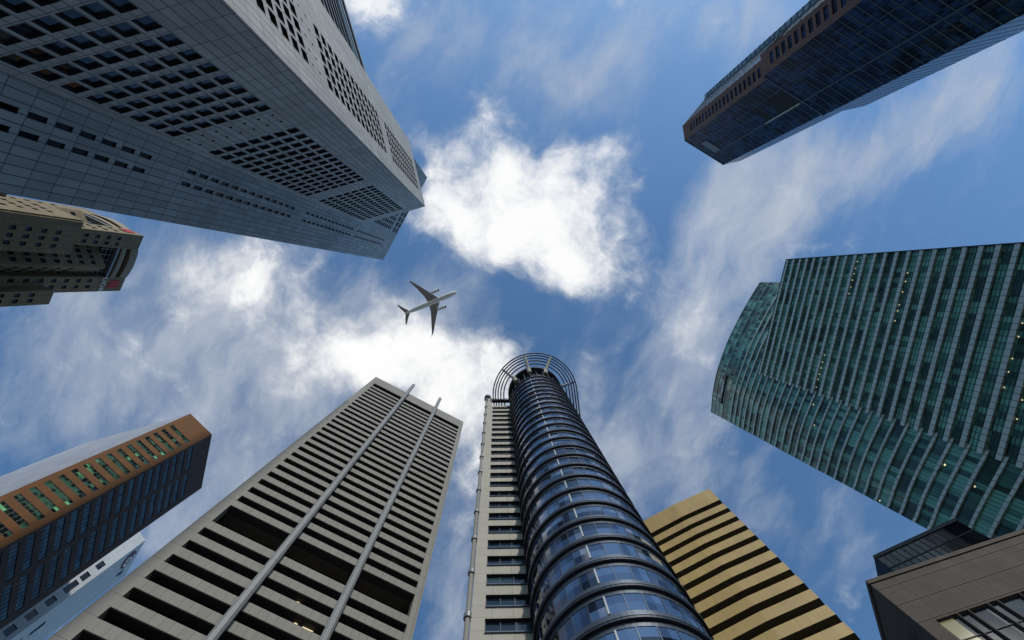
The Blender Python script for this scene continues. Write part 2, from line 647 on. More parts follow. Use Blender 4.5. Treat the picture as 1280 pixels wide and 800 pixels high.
def text_mesh(body, size, ext=.06):
    cu = bpy.data.curves.new('lettering', 'FONT')
    cu.body = body
    cu.size = size
    cu.extrude = ext
    cu.align_x = 'CENTER'
    cu.align_y = 'CENTER'
    cu.space_character = 1.05
    ob = bpy.data.objects.new('lettering', cu)
    COL.objects.link(ob)
    dg = bpy.context.evaluated_depsgraph_get()
    me = bpy.data.meshes.new_from_object(ob.evaluated_get(dg))
    bpy.data.objects.remove(ob)
    bpy.data.curves.remove(cu)
    return me


def put_text(body, size, F, s, z, d, m, parent, name='lettering', bold=1.0):
    me = text_mesh(body, size)
    me.materials.clear()
    me.materials.append(m)
    # readable from outside: right-hand direction for a viewer facing the wall
    right = Vector((0, 0, 1)).cross(F.n3)
    M = Matrix.Identity(4)
    for i, ax in enumerate((right * bold, Vector((0, 0, 1)), F.n3)):
        for j in range(3):
            M[j][i] = ax[j]
    base = Vector((0, 0, 0))
    q = parent
    while q is not None:
        base = base + q.location
        q = q.parent
    M.translation = Vector(F.p(s, z, d)) - base
    me.transform(M)
    o = bpy.data.objects.new(name, me)
    COL.objects.link(o)
    o.parent = parent
    return o


put_text('UOB', 2.15, SIGN_F, SIGN_S, HU - 8.3, .1, M_WHITE_PAINT, UOB, 'sign_lettering', 1.0)

# ------------------------------------------------------------------ 4 orange-brown tower, lower left
M_ORANGE = stone('orange_granite', (.15, .058, .010), 1.2, 3.6, .03, .08, .5, grime=.3)
M_BROWN = stone('dark_brown_granite', (.062, .038, .034), 1.2, 3.6, .03, .1, .4, grime=.3)
M_SILVER = stone('silver_panel', (.40, .41, .45), 3.0, 3.6, .16, .12, .45, rough=.45, grime=.15)
M_GL_ORG = glass('green_lit_glass', ((.005, .009, .008), (.014, .035, .026), (.045, .12, .08)), 1.02, 3.6, lit=.30, ior=1.33, litcol=(.25, .75, .36), lits=.55, group=7)
M_GL_BRN = glass('blue_green_glass', ((.008, .012, .018), (.02, .05, .07), (.04, .10, .13)), .95, 3.6, lit=.09, litcol=(.35, .75, .6), lits=.5, group=8, ior=1.6)
HB = 170
p0, p1, p2, p3 = at(108, 553, HB), at(238, 517, HB), at(265, 543, HB), at(252, 610, HB)
T = thing('office_tower', 'orange brown tower with green lit window strips and a silver flank at lower left', 'skyscraper',
          ((p1.x + p3.x) / 2 - 8, (p1.y + p3.y) / 2, 0), TOWERS)
W = Windows(T)
cen = (p0 + p3) / 2
F0, F1, F2 = Face(p0, p1, cen), Face(p1, p2, cen), Face(p2, p3, cen)
h1, h2 = [], []
for k in range(44):
    z = 157.5 - 3.6 * k + (.4 if k < 1 else 0)
    if z < 6:
        break
    h1.append((1.1, 8.3, z, z + 1.7))
    h2 += [(.7, 8.2, z, z + 2.0), (9.5, 17.0, z, z + 2.0)]
mb = MB()
wall(mb, F1, 0, F1.L, 0, HB, h1, .2, M_ORANGE, M_REVEAL)
mb.build('wall', T)
mb = MB()
wall(mb, F2, 0, F2.L, 0, HB, h2, .2, M_BROWN, M_REVEAL)
mb.build('wall', T)
for h in h1:
    W.add(F1, h, .17, M_GL_ORG, M_FRAME_D, [('v', h[0] + (h[1] - h[0]) * i / 7) for i in range(1, 7)], .07)
for h in h2:
    W.add(F2, h, .17, M_GL_BRN, M_FRAME_D, [('v', h[0] + (h[1] - h[0]) * i / 8) for i in range(1, 8)], .07)
mb = MB()
fquad(mb, F0, 0, F0.L, 0, HB, 0, M_SILVER)
mb.build('silver_wall', T)
mb = MB()
p4 = p0 + (p3 - p2)
fquad(mb, Face(p3, p4, cen), 0, (p4 - p3).length, 0, HB, 0, M_BROWN)
fquad(mb, Face(p4, p0, cen), 0, (p0 - p4).length, 0, HB, 0, M_ORANGE)
mb.face([(*p, HB) for p in (p0, p1, p2, p3, p4)], M_ROOF, None, (0, 0, 1))
mb.build('rear_wall', T)
W.flush()

# ------------------------------------------------------------------ 5 white block with round logo
M_WB = stone('white_tile', (.52, .55, .58), 2.4, 3.6, .03, .04, .6, grime=.15)
M_GL_WB = glass('dim_glass', ((.008, .009, .012), (.015, .017, .02), (.03, .035, .04)), 2, 3.6)
M_PURPLE = plain('plum_paint', (.13, .02, .06), .5, 0, .1)
HW = 185
w0, w1, w2 = at(182, 675, HW), at(174, 664, HW), at(156.5, 719.5, HW)
T = thing('office_block', 'white tiled block with round plum logo tucked under the orange brown tower', 'office building',
          (w0.x - 6, w0.y + 6, 0), TOWERS)
W = Windows(T)
w1 = w0 + (w1 - w0).normalized() * 22
cen = (w1 + w2) / 2 + (w2 - w0) * .0 + (w1 - w0) * 0
cen = w0 + (w1 - w0) * .5 + (w2 - w0).normalized() * 11
G1, G2 = Face(w0, w1, cen), Face(w0, w2, cen)
ha = [(1.2, 3.0, 163.7 - 6.2 * k, 163.7 - 6.2 * k + (3.3 if k % 5 != 2 else 5.0)) for k in range(26)]
hb = [(4.2, 5.8, 141 - 6.2 * k, 141 - 6.2 * k + (4.0 if k % 3 else 5.2)) for k in range(22)]
mb = MB()
wall(mb, G1, 0, G1.L, 0, HW, ha, .3, M_WB, M_WB)
mb.build('wall', T)
mb = MB()
wall(mb, G2, 0, G2.L, 0, HW, hb, .5, M_WB, M_WB)
mb.build('wall', T)
for h in ha:
    W.add(G1, h, .25, M_GL_WB, M_FRAME_D, (), .06)
for h in hb:
    W.add(G2, h, .25, M_GL_WB, M_FRAME_D, (), .06)
mb = MB()
far = w1 + (w2 - w0)
fquad(mb, Face(w1, far, cen), 0, (far - w1).length, 0, HW, 0, M_WB)
fquad(mb, Face(w2, far, cen), 0, (far - w2).length, 0, HW, 0, M_WB)
mb.face([(*p, HW) for p in (w0, w1, far, w2)], M_ROOF, None, (0, 0, 1))
mb.build('rear_wall', T)
W.flush()
# disc logo on the plaza face
lg = MB()


def disc(mb, F, s, z, r, d0, d1, m, n=40, r_in=0.0, a0=0.0, a1=2 * math.pi):
    pr = lambda a, q, d: F.p(s + math.cos(a) * q, z + math.sin(a) * q, d)
    for i in range(n):
        x, y = a0 + (a1 - a0) * i / n, a0 + (a1 - a0) * (i + 1) / n
        mb.face([pr(x, r_in, d1), pr(x, r, d1), pr(y, r, d1), pr(y, r_in, d1)] if r_in else [pr(x, 0, d1), pr(x, r, d1), pr(y, r, d1)], m, None, F.n3)
        mb.face([pr(x, r, d0), pr(x, r, d1), pr(y, r, d1), pr(y, r, d0)], m, None, None)
        if r_in:
            mb.face([pr(x, r_in, d0), pr(x, r_in, d1), pr(y, r_in, d1), pr(y, r_in, d0)], m, None, None)


LS, LZ = 5.0, 179.6
disc(lg, G2, LS, LZ, 3.2, 0, .3, M_PURPLE)
disc(lg, G2, LS, LZ, 2.45, .3, .38, M_WHITE_PAINT, r_in=1.8, a0=R(-150), a1=R(130))
disc(lg, G2, LS, LZ, 1.15, .3, .38, M_WHITE_PAINT, r_in=.6, a0=R(20), a1=R(320))
lg.build('logo', T)
lg = MB()
for z, w in ((179.8, .9), (177.9, .5)):
    lg = MB()
    box(lg, G2, LS + 4.6, LS + 4.6 + w * 2, z - .9, z + .5, 0, .15, M_FRAME_D)
    lg.build('logo_bar', T)

# ------------------------------------------------------------------ 6 grey banded tower with two masts
M_GREY = stone('grey_concrete_panel', (.215, .206, .187), 1.27, 1.95, .035, .05, .5, grime=.2)
M_GREYP = stone('grey_pier_panel', (.225, .216, .197), 1.9, 3.9, .05, .04, .45, grime=.2)
M_GL_GRY = glass('bronze_glass', ((.004, .004, .004), (.007, .007, .007), (.012, .011, .010)), 1.27, 3.9, ior=1.35)
M_STEEL = stone('mast_steel', (.24, .25, .26), 30, 7.8, .06, .06, .4, rough=.5, grime=.4)
M_LAMP = lamp_mat('warm_ceiling_lamp', (1, .8, .45), 1.0)
M_SOFFIT = plain('brown_soffit', (.09, .08, .07), .8)
HG = 199.6
g0, g1 = at(470, 471, HG), at(579.5, 527.3, HG)
T = thing('office_tower', 'grey concrete tower with dark horizontal window bands and two steel masts up its front', 'skyscraper',
          ((g0.x + g1.x) / 2 - 8, (g0.y + g1.y) / 2 + 14, 0), TOWERS)
cen = (g0 + g1) / 2 + Vector((-.4707, .8823)) * 14
F = Face(g0, g1, cen)
GL = F.L
S0, S1 = 1.75, GL - 1.35
gaps = [(187.1, 191.0)]
z = 183.2
k = 29
while z > 4:
    if abs(k - 3) < .5:
        gaps.append((81.9, 87.75))
    elif abs(k - 4) < .5:
        pass
    elif abs(k + 15) < .5:
        gaps.append((z, z + 5.85))
    elif abs(k + 14) < .5:
        pass
    else:
        gaps.append((z, z + 2.0))
    z -= 3.9
    k -= 1
gaps.sort()
DEP = 1.6
mb = MB()
for sa, sb in ((0, S0), (S1, GL)):
    fquad(mb, F, sa, sb, 0, HG, 0, M_GREYP)
Fi = Face(F.p(S0, 0)[:2], F.p(S0, 0, -DEP)[:2], F.p(-5, 0)[:2])
fquad(mb, Fi, 0, DEP, 0, HG, 0, M_GREYP)
Fi = Face(F.p(S1, 0)[:2], F.p(S1, 0, -DEP)[:2], F.p(S1 + 5, 0)[:2])
fquad(mb, Fi, 0, DEP, 0, HG, 0, M_GREYP)
mb.build('pier', T)
prev = 0
for (za, zb) in gaps + [(HG, HG)]:
    if za - prev > .2:
        mb = MB()
        box(mb, F, S0 + .002, S1 - .002, prev, za, -.22, -.012, M_GREY)
        mb.build('spandrel' if za < HG else 'parapet', T)
        mb = MB()
        box(mb, F, S0 + .004, S1 - .004, prev + .06, za - .06, -DEP, -.222, M_REVEAL)  # shade of the window gaps put into the soffit colour
        mb.build('soffit', T)
    prev = zb
for (za, zb) in gaps:
    if za < 30:
        continue
    mb = MB()
    dd = -DEP + .05 if zb - za < 5 else -DEP - 2.2
    fquad(mb, F, S0, S1, za - .3, zb + .3, dd, M_GL_GRY)
    n = int((S1 - S0) / 2.54)
    for i in range(n + 1):
        s = S0 + .1 + i * 2.54
        box(mb, F, s, s + .09, za, zb, dd, dd + .12, M_FRAME_D)
    if zb - za > 5:
        mb.face([F.p(S0, zb, -DEP), F.p(S1, zb, -DEP), F.p(S1, zb, dd), F.p(S0, zb, dd)], M_SOFFIT, None, (0, 0, -1))
        box(mb, F, S0, S1, za, za + .08, dd, -DEP, M_GREY)
        for i in range(int((S1 - S0) / 1.3)):
            s = S0 + .6 + i * 1.3
            box(mb, F, s, s + .12, za + .05, za + 1.5, -DEP + .25, -DEP + .4, M_FRAME_G)
        box(mb, F, S0, S1, za + 1.5, za + 1.62, -DEP + .2, -DEP + .45, M_FRAME_G)
    else:
        box(mb, F, S0, S1, za, za + .7, dd, dd + .06, M_FRAME_D)
    mb.build('window', T)
rg = random.Random(3)
for _ in range(8):
    za, zb = rg.choice([g for g in gaps if 40 < g[0] < 130 and g[1] - g[0] < 5])
    mb = MB()
    s = rg.uniform(S0 + 1, S1 - 3)
    box(mb, F, s, s + rg.choice((.5, .9, 1.6)), zb - .34, zb - .2, -DEP + .12, -DEP + .3, M_LAMP)
    mb.build('ceiling_lamp', T)
for s in (13.75, 26.05):
    mb = MB()
    w, d0, d1 = .62, .25, 1.35
    prof = [(-w, d0), (-w, d1 - .35), (-.25, d1), (.25, d1), (w, d1 - .35), (w, d0)]
    for i in range(len(prof)):
        (xa, da), (xb, db) = prof[i], prof[(i + 1) % len(prof)]
        mid = F.n3 * ((da + db) / 2 - .8) + F.t3 * ((xa + xb) / 2)
        mb.face([F.p(s + xa, 0, da), F.p(s + xb, 0, db), F.p(s + xb, 211.5, db), F.p(s + xa, 211.5, da)], M_STEEL,
                [(xa, 0), (xb, 0), (xb, 211), (xa, 211)], mid)
        c = F.p(s, 213, .8)
        mb.face([F.p(s + xa, 211.5, da), F.p(s + xb, 211.5, db), c], M_STEEL, None, mid + Vector((0, 0, .2)))
    mb.build('mast', T)
mb = MB()
q0, q1 = F.p(0, 0, 0), F.p(GL, 0, 0)
bk = 30
slab(mb, [F.p(.3, 0, -DEP - 2.6)[:2], F.p(GL - .3, 0, -DEP - 2.6)[:2], F.p(GL - .3, 0, -bk)[:2], F.p(.3, 0, -bk)[:2]], 0, HG - 1, M_GREYP)
for s, sg in ((0, -1), (GL, 1)):
    Fs = Face(F.p(s, 0)[:2], F.p(s, 0, -bk)[:2], cen)
    fquad(mb, Fs, 0, bk, 0, HG, 0, M_GREYP)
mb.face([F.p(0, HG, 0), F.p(GL, HG, 0), F.p(GL, HG, -bk), F.p(0, HG, -bk)], M_ROOF, None, (0, 0, 1))
mb.build('rear_wall', T)

# ------------------------------------------------------------------ 7 round glass tower with ring crown
M_NAVY = plain('navy_metal', (.085, .105, .135), .32, .5, .15)
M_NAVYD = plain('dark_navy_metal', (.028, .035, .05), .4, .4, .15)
M_CREAM = stone('cream_panel', (.34, .32, .28), 2.2, 2.0, .03, .04, .5, grime=.15)
M_GL_CYL = glass('navy_glass', ((.004, .006, .012), (.02, .042, .105), (.06, .115, .24)), 1.52, 4.0, ior=1.75, tilt=.07, group=2.0, lit=.012, litcol=(1, .9, .7), lits=1.2)
M_GL_WNG = glass('slate_glass', ((.006, .009, .013), (.012, .02, .03), (.03, .045, .06)), 1.5, 4.0, tilt=.03)
M_WHITEMUL = plain('white_mullion', (.42, .44, .44), .4, 0, .04)
CX, CY = 10.9, 32.7
RG, RL = 7.35, 7.68
T = thing('office_tower', 'round navy glass tower with stacked ring ledges and an open ring crown', 'skyscraper', (CX, CY + 4, 0), TOWERS)
NS = 96


def ringpt(r, a, z):
    return (CX + r * math.cos(a), CY + r * math.sin(a), z)


def ring_band(mb, r, z0, z1, m, n=NS, uvr=None):
    uvr = uvr or r
    for i in range(n):
        a, b = 2 * math.pi * i / n, 2 * math.pi * (i + 1) / n
        mb.face([ringpt(r, a, z0), ringpt(r, b, z0), ringpt(r, b, z1), ringpt(r, a, z1)], m,
                [(a * uvr, z0), (b * uvr, z0), (b * uvr, z1), (a * uvr, z1)], (math.cos((a + b) / 2), math.sin((a + b) / 2), 0))


def ring_flat(mb, r0, r1, z, m, up, n=NS):
    for i in range(n):
        a, b = 2 * math.pi * i / n, 2 * math.pi * (i + 1) / n
        mb.face([ringpt(r0, a, z), ringpt(r0, b, z), ringpt(r1, b, z), ringpt(r1, a, z)], m, None, (0, 0, up))


HC = 134.0
for k in range(33):
    zt = HC - 4.0 * k
    # window band
    mb = MB()
    npan = 30
    for i in range(npan):
        a, b = 2 * math.pi * i / npan, 2 * math.pi * (i + 1) / npan
        for h in range(2):
            x, y = a + (b - a) * h / 2, a + (b - a) * (h + 1) / 2
            mb.face([ringpt(RG, x, zt - 3.1), ringpt(RG, y, zt - 3.1), ringpt(RG, y, zt - .95), ringpt(RG, x, zt - .95)], M_GL_CYL,
                    [(i * 1.52 + .76 * h, zt - 4), (i * 1.52 + .76 * (h + 1), zt - 4), (i * 1.52 + .76 * (h + 1), zt - .01), (i * 1.52 + .76 * h, zt - .01)],
                    (math.cos((x + y) / 2), math.sin((x + y) / 2), 0))
        c, s_ = math.cos(a), math.sin(a)
        tx, ty = -s_ * .035, c * .035
        ang_white = abs(((math.degrees(a) - 252 + 180) % 360) - 180) < 6.1
        mm = M_WHITEMUL if ang_white else M_NAVY
        if ang_white:
            tx, ty = tx * 2.2, ty * 2.2
        o0, o1 = RG - .05, RG + (.12 if ang_white else .05)
        pa = [(CX + o0 * c - tx, CY + o0 * s_ - ty), (CX + o1 * c - tx, CY + o1 * s_ - ty), (CX + o1 * c + tx, CY + o1 * s_ + ty), (CX + o0 * c + tx, CY + o0 * s_ + ty)]
        slab(mb, pa, zt - 3.1, zt - .95, mm)
    mb.build('window', T)
    # sloping grey spandrel panel above and below the glass
    mb = MB()
    ring_band(mb, RG + .04, zt - .95, zt - .42, M_NAVY)
    mb.build('head_panel', T, True)
    mb = MB()
    ring_band(mb, RG + .04, zt - 4.0, zt - 3.1, M_NAVY)
    mb.build('spandrel', T, True)
    mb = MB()
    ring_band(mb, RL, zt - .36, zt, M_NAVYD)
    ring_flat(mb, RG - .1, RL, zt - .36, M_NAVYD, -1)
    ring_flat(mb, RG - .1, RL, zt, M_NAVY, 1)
    ring_band(mb, RL + .04, zt - .12, zt + .04, M_NAVY)
    mb.build('ledge', T)
# drum under the crown
mb = MB()
ring_band(mb, RG - .2, HC, HC + 2.6, M_CREAM)
ring_flat(mb, RG - 1.6, RG - .2, HC + 2.6, M_CREAM, 1)
ring_band(mb, RG - 1.2, HC + 2.6, HC + 12.5, M_NAVYD)
for i in range(24):
    a = 2 * math.pi * i / 24
    tube(mb, ringpt(RG - .55, a, HC + 2.6), ringpt(RG - .55, a, HC + 12), .16, .16, M_NAVY, 6)
mb.build('drum', T)
mb = MB()
ring_band(mb, RL + .1, HC + 12, HC + 13.6, M_NAVYD)
ring_flat(mb, RG - 2.5, RL + .1, HC + 12, M_NAVYD, -1)
ring_flat(mb, 0.01, RL + .1, HC + 13.6, M_ROOF, 1)
mb.build('drum_cap', T)
# crown: concentric half rings with straight tails running back
HR = 151.0
RX, RY = 11.2, 33.9
tdir = Vector((.13, .99)).normalized()
sdir = Vector((tdir.y, -tdir.x))
for r in (12.45, 11.75, 11.0, 10.2, 9.3):
    mb = MB()
    pts = []
    ltail, rtail = (2.0, 13.0)
    for i in range(49):
        a = math.pi * i / 48
        v = -sdir * math.cos(a) * r - tdir * math.sin(a) * r
        pts.append(Vector((RX + v.x, RY + v.y)))
    pts = [pts[0] + tdir * ltail] + pts + [pts[-1] + tdir * rtail]
    hw = .17
    for i in range(len(pts) - 1):
        A, B = pts[i], pts[i + 1]
        na = (pts[min(i + 1, len(pts) - 1)] - pts[max(i - 1, 0)]).normalized()
        nb = (pts[min(i + 2, len(pts) - 1)] - pts[i]).normalized()
        na, nb = Vector((-na.y, na.x)) * hw, Vector((-nb.y, nb.x)) * hw
        z0, z1 = HR - .25, HR + .25
        c = [(A - na, B - nb), (A + na, B + nb)]
        mb.face([(*c[0][0], z0), (*c[0][1], z0), (*c[1][1], z0), (*c[1][0], z0)], M_NAVY, None, (0, 0, -1))
        mb.face([(*c[0][0], z1), (*c[0][1], z1), (*c[1][1], z1), (*c[1][0], z1)], M_NAVY, None, (0, 0, 1))
        mb.face([(*c[0][0], z0), (*c[0][1], z0), (*c[0][1], z1), (*c[0][0], z1)], M_NAVY, None, (-na.x, -na.y, 0))
        mb.face([(*c[1][0], z0), (*c[1][1], z0), (*c[1][1], z1), (*c[1][0], z1)], M_NAVY, None, (na.x, na.y, 0))
    mb.build('crown_ring', T)
for ang, mm in ((218, M_CREAM), (255, M_CREAM), (292, M_CREAM), (342, M_NAVY)):
    mb = MB()
    a = R(ang)
    A = ringpt(RL - .2, a, HC + 11.5)
    v = Vector((math.cos(a), math.sin(a)))
    B = (RX + v.x * 12.3, RY + v.y * 12.3, HR - .2)
    tube(mb, A, B, .5, .24, mm, 8)
    tube(mb, ringpt(RL - .7, a, HC + 9.0), ringpt(RL + .1, a, HC + 12.6), .65, .55, mm, 8)
    mb.build('strut', T)
# flat wing to the left
xl, yw = -2.75, 34.75
F = Face((xl, yw), (14, yw), (5, 45))
WT = 151.0
hw_ = []
z = WT - 11.2
while z > 8:
    hw_.append((1.45, 8.0, z - 2.15, z))
    z -= 4.0
mb = MB()
wall(mb, F, 0, 16.75, 0, WT - 9.6, hw_, .45, M_CREAM, M_REVEAL)
mb.build('wall', T)
for h in hw_:
    m1, m2 = MB(), MB()
    Windows.emit((F, h, .4, M_GL_WNG, M_NAVYD, [('v', h[0] + 1.6 * i) for i in range(1, 4)] + [('h', h[2] + .35)], .09, 0), m1, m2)
    w = m1.build('window', T)
    m2.build('frame', w)
    mb = MB()
    box(mb, F, 1.45, 8.0, h[2] - .12, h[2], -.1, .18, M_NAVY)
    mb.build('sill', T)
mb = MB()   # open frame on top of the wing
box(mb, F, 0, 1.2, WT - 9.6, WT, -1.2, 0, M_CREAM)
mb.build('pier', T)
mb = MB()
box(mb, F, 1.2, 9, WT - 2.4, WT - .9, -1.0, -.05, M_NAVYD)
mb.build('beam', T)
mb = MB()
tube(mb, (xl - .35, yw + .15, 0), (xl - .35, yw + .15, WT + 1), .28, .28, M_GREYP, 12)
z = 4
while z < WT:
    tube(mb, (xl - .35, yw + .15, z), (xl - .35, yw + .15, z + .7), .45, .45, M_FRAME_G, 12)
    z += 8
mb.build('downpipe', T)
mb = MB()
tube(mb, (xl - .1, yw + .3, WT - .3), (xl - .1, yw + .3, WT + 1.6), 1.0, 1.0, M_NAVY, 20)
mb.build('pipe_head', T)
mb = MB()
fquad(mb, Face((xl, yw), (xl, yw + 9), (5, 45)), 0, 9, 0, WT - 9.6, 0, M_CREAM)
fquad(mb, Face((xl, yw + 9), (14, yw + 9), (5, 35)), 0, 16.75, 0, WT - 9.6, 0, M_CREAM)
fquad(mb, Face((14, yw), (14, yw + 9), (5, 40)), 0, 9, 0, WT - 9.6, 0, M_CREAM)
mb.face([(xl, yw, WT - 9.6), (14, yw, WT - 9.6), (14, yw + 9, WT - 9.6), (xl, yw + 9, WT - 9.6)], M_ROOF, None, (0, 0, 1))
mb.build('rear_wall', T)

# ------------------------------------------------------------------ 8 gold banded tower
M_GOLD = stone('gold_tile', (.37, .255, .080), 1.7, 6.0, .03, .07, .6, rough=.5, grime=.3, spec=.4)
M_GL_GLD = glass('brown_glass', ((.006, .005, .004), (.012, .010, .007), (.03, .028, .015)), 1.3, 3.95, lit=.02, litcol=(1, .85, .5), lits=.6)
HD = 118.0
d0 = at(806, 650, HD)
dk = d0 + (at(851, 626, HD) - d0).normalized() * 7.9
d2, d3 = at(886, 611, HD), at(897, 624, HD)
dl = d0 + (d0 - dk).normalized() * 14
T = thing('office_tower', 'gold tiled tower with wavy stacked parapet bands beside the round glass tower', 'skyscraper',
          (dk.x + 6, dk.y + 10, 0), TOWERS)
cen = dk + Vector((8, 14))
line = [dl, dk, d2, d3]
ext = d3 + (d3 - d2).normalized() * 16


def offset(pl, d):
    out = []
    for i, p in enumerate(pl):
        ns = []
        for j in (i - 1, i):
            if 0 <= j < len(pl) - 1:
                e = (pl[j + 1] - pl[j]).normalized()
                n = Vector((e.y, -e.x))
                if (cen - p).dot(n) > 0:
                    n = -n
                ns.append(n)
        if len(ns) == 2:
            n = (ns[0] + ns[1])
            n = n / max(.3, n.dot(ns[0]))
        else:
            n = ns[0]
        out.append(p + n * d)
    return out


inner = offset([dl, dk, d2 , d2 + (d3 - d2).normalized() * 20], -1.7)
inner[2] = inner[2] + (d3 - d2).normalized() * .5


def strip(mb, pl, z0, z1, m):
    s = 0
    for A, B in zip(pl[:-1], pl[1:]):
        L = (B - A).length
        n = Vector((B.y - A.y, A.x - B.x, 0))
        if n.dot(Vector((cen.x - A.x, cen.y - A.y, 0))) > 0:
            n = -n
        mb.face([(*A, z0), (*B, z0), (*B, z1), (*A, z1)], m, [(s, z0), (s + L, z0), (s + L, z1), (s, z1)], n)
        s += L


def deck(mb, pl, pi, z, m, up):
    for i in range(len(pl) - 1):
        mb.face([(*pl[i], z), (*pl[i + 1], z), (*pi[i + 1], z), (*pi[i], z)], m, None, (0, 0, up))


bands = [(112.0, HD)] + [(107.9 - 3.95 * k, 110.2 - 3.95 * k) for k in range(27)]
for (z0, z1) in bands:
    mb = MB()
    tail = d3 + (ext - d3) * .08
    pl = [dl, dk, d2, d3, tail]
    pi = offset(inner, -.3)
    pi = [pi[0], pi[1], pi[2], pi[2] + (d3 - d2).normalized() * 2.0, pi[2] + (d3 - d2).normalized() * 3.4]
    strip(mb, pl, z0, z1, M_GOLD)
    deck(mb, pl, pi, z0, M_REVEAL, -1)  # underside painted near-black as the shade below each gold band
    deck(mb, pl, pi, z1, M_GOLD, 1)
    mb.face([(*tail, z0), (*pi[-1], z0), (*pi[-1], z1), (*tail, z1)], M_GOLD, None, (*(tail - cen), 0))
    mb.build('parapet', T)
    mb = MB()
    strip(mb, inner, z0 - 1.6, z0, M_GL_GLD)
    s = 0
    for A, B in zip(inner[:-1], inner[1:]):
        Fm = Face(A, B, cen)
        n = int(Fm.L / 1.3)
        for i in range(n):
            box(mb, Fm, i * 1.3 + .6, i * 1.3 + .68, z0 - 1.5, z0 - .05, 0, .1, M_FRAME_D)
    mb.build('window', T)
mb = MB()
core = offset([dl, dk, d2, d2 + (d3 - d2).normalized() * 20], -2.1)
slab(mb, [*[tuple(p) for p in core], tuple(dl + Vector((10, 22)))], 0, HD - 1, M_GL_GLD)
mb.build('core_wall', T)

# ------------------------------------------------------------------ 9 green glass tower, right
FLG = 4.37
M_LEDGE = stone('pale_green_ledge', (.45, .51, .475), 1.5, 9.0, .09, .08, .25, rough=.4, grime=.15)
M_MULL_G = plain('green_grey_mullion', (.03, .05, .045), .4, .3)
GT = ((.018, .045, .036), (.060, .175, .135), (.14, .35, .275))
M_GL_GRN = glass('green_glass', GT, 1.5, FLG, lit=0, ior=1.33, tilt=.03, group=4.0)
M_GL_GRN2 = glass('green_glass_curved', GT, 1.2, FLG, lit=0, ior=1.4, tilt=.03, group=4.0)
M_LAMP2 = lamp_mat('yellow_ceiling_lamp', (1, .82, .45), .8)
H1, H2 = 207.0, 245.0
v0, v1 = at(985, 325, H1), at(950, 467, H1)
T = thing('office_tower', 'green glass tower with pale horizontal ledges and a curved crown on the right', 'skyscraper', (125, 25, 0), TOWERS)
F = Face(v0, v1, (150, 30))
LV = F.L
rg = random.Random(11)
k = 0
z = H1
while z > 40:
    zt, zb = z, z - FLG
    mb = MB()
    fquad(mb, F, 0, LV, zb + .02, zt - 1.3, 0, M_GL_GRN)
    n = int(LV / 1.5)
    for i in range(n + 1):
        s = min(i * 1.5, LV - .08)
        box(mb, F, s, s + .13, zb + .02, zt - 1.3, -.02, .09, M_MULL_G)
    for zz in (.85, 1.9):
        box(mb, F, 0, LV, zb + zz, zb + zz + .11, -.02, .08, M_MULL_G)
    mb.build('window', T)
    mb = MB()
    box(mb, F, 0, LV + .25, zt - 1.3, zt, -.3, .6, M_LEDGE)
    mb.build('ledge', T)
    z -= FLG
    k += 1
runs = [(9, 2, 14), (14, 6, 22), (22, 14, 34), (23, 20, 40), (8, 34, 46)]
for _ in range(30):
    k, sa, sb = runs[_ % 5]
    s = sa + (sb - sa) * ((_ // 5) + rg.uniform(-.2, .2)) / 5.5
    zt = H1 - FLG * k - 1.5
    mb = MB()
    box(mb, F, s, s + .3, zt - .22, zt, .02, .1, M_LAMP2)
    mb.build('ceiling_lamp', T)
mb = MB()
box(mb, F, -.25, -.01, 0, H1 + .1, -.5, .68, M_MULL_G)
mb.build('corner_fin', T)
mb = MB()
box(mb, F, -.25, LV, H1 + .12, H1 + .5, -.5, .68, M_MULL_G)
mb.build('coping', T)
# curved volume
arc0 = [at(950, 353, H2), at(940, 369, H2), at(930, 386, H2), at(920, 405, H2), at(910, 426, H2), at(902, 447, H2), at(895, 470, H2), at(891, 492, H2), at(889, 515, H2)]
# resample smoothly (Catmull-Rom)
ctrl = [Vector(p) for p in arc0]


def cr(p0, p1, p2, p3, t):
    return .5 * ((2 * p1) + (-p0 + p2) * t + (2 * p0 - 5 * p1 + 4 * p2 - p3) * t * t + (-p0 + 3 * p1 - 3 * p2 + p3) * t ** 3)


arc = []
for i in range(len(ctrl) - 1):
    q = [ctrl[max(i - 1, 0)], ctrl[i], ctrl[i + 1], ctrl[min(i + 2, len(ctrl) - 1)]]
    arc += [cr(*q, j / 4) for j in range(4)]
arc.append(ctrl[-1])
cenG = Vector((150, 45))


def arc_at(z, d=0.0):
    """the curved wall leans out towards its free end lower down"""
    f = (H2 - z) / 130.0
    pl = []
    n = len(arc)
    for i, p in enumerate(arc):
        w = max(0.0, (i / (n - 1) - .60) / .40) ** 1.4
        pl.append(p + Vector((-4.3, -6.4)) * f * w)
    if d:
        out = []
        for i, p in enumerate(pl):
            e = (pl[min(i + 1, n - 1)] - pl[max(i - 1, 0)]).normalized()
            nn_ = Vector((e.y, -e.x))
            if (cenG - p).dot(nn_) > 0:
                nn_ = -nn_
            out.append(p + nn_ * d)
        pl = out
    return pl


def skin(mb, pa, za, pb, zb, m):
    s = 0
    for i in range(len(pa) - 1):
        L = (pa[i + 1] - pa[i]).length
        mid = (pa[i] + pa[i + 1]) / 2 - cenG
        mb.face([(*pa[i], za), (*pa[i + 1], za), (*pb[i + 1], zb), (*pb[i], zb)], m, [(s, za), (s + L, za), (s + L, zb), (s, zb)], (mid.x, mid.y, 0))
        s += L


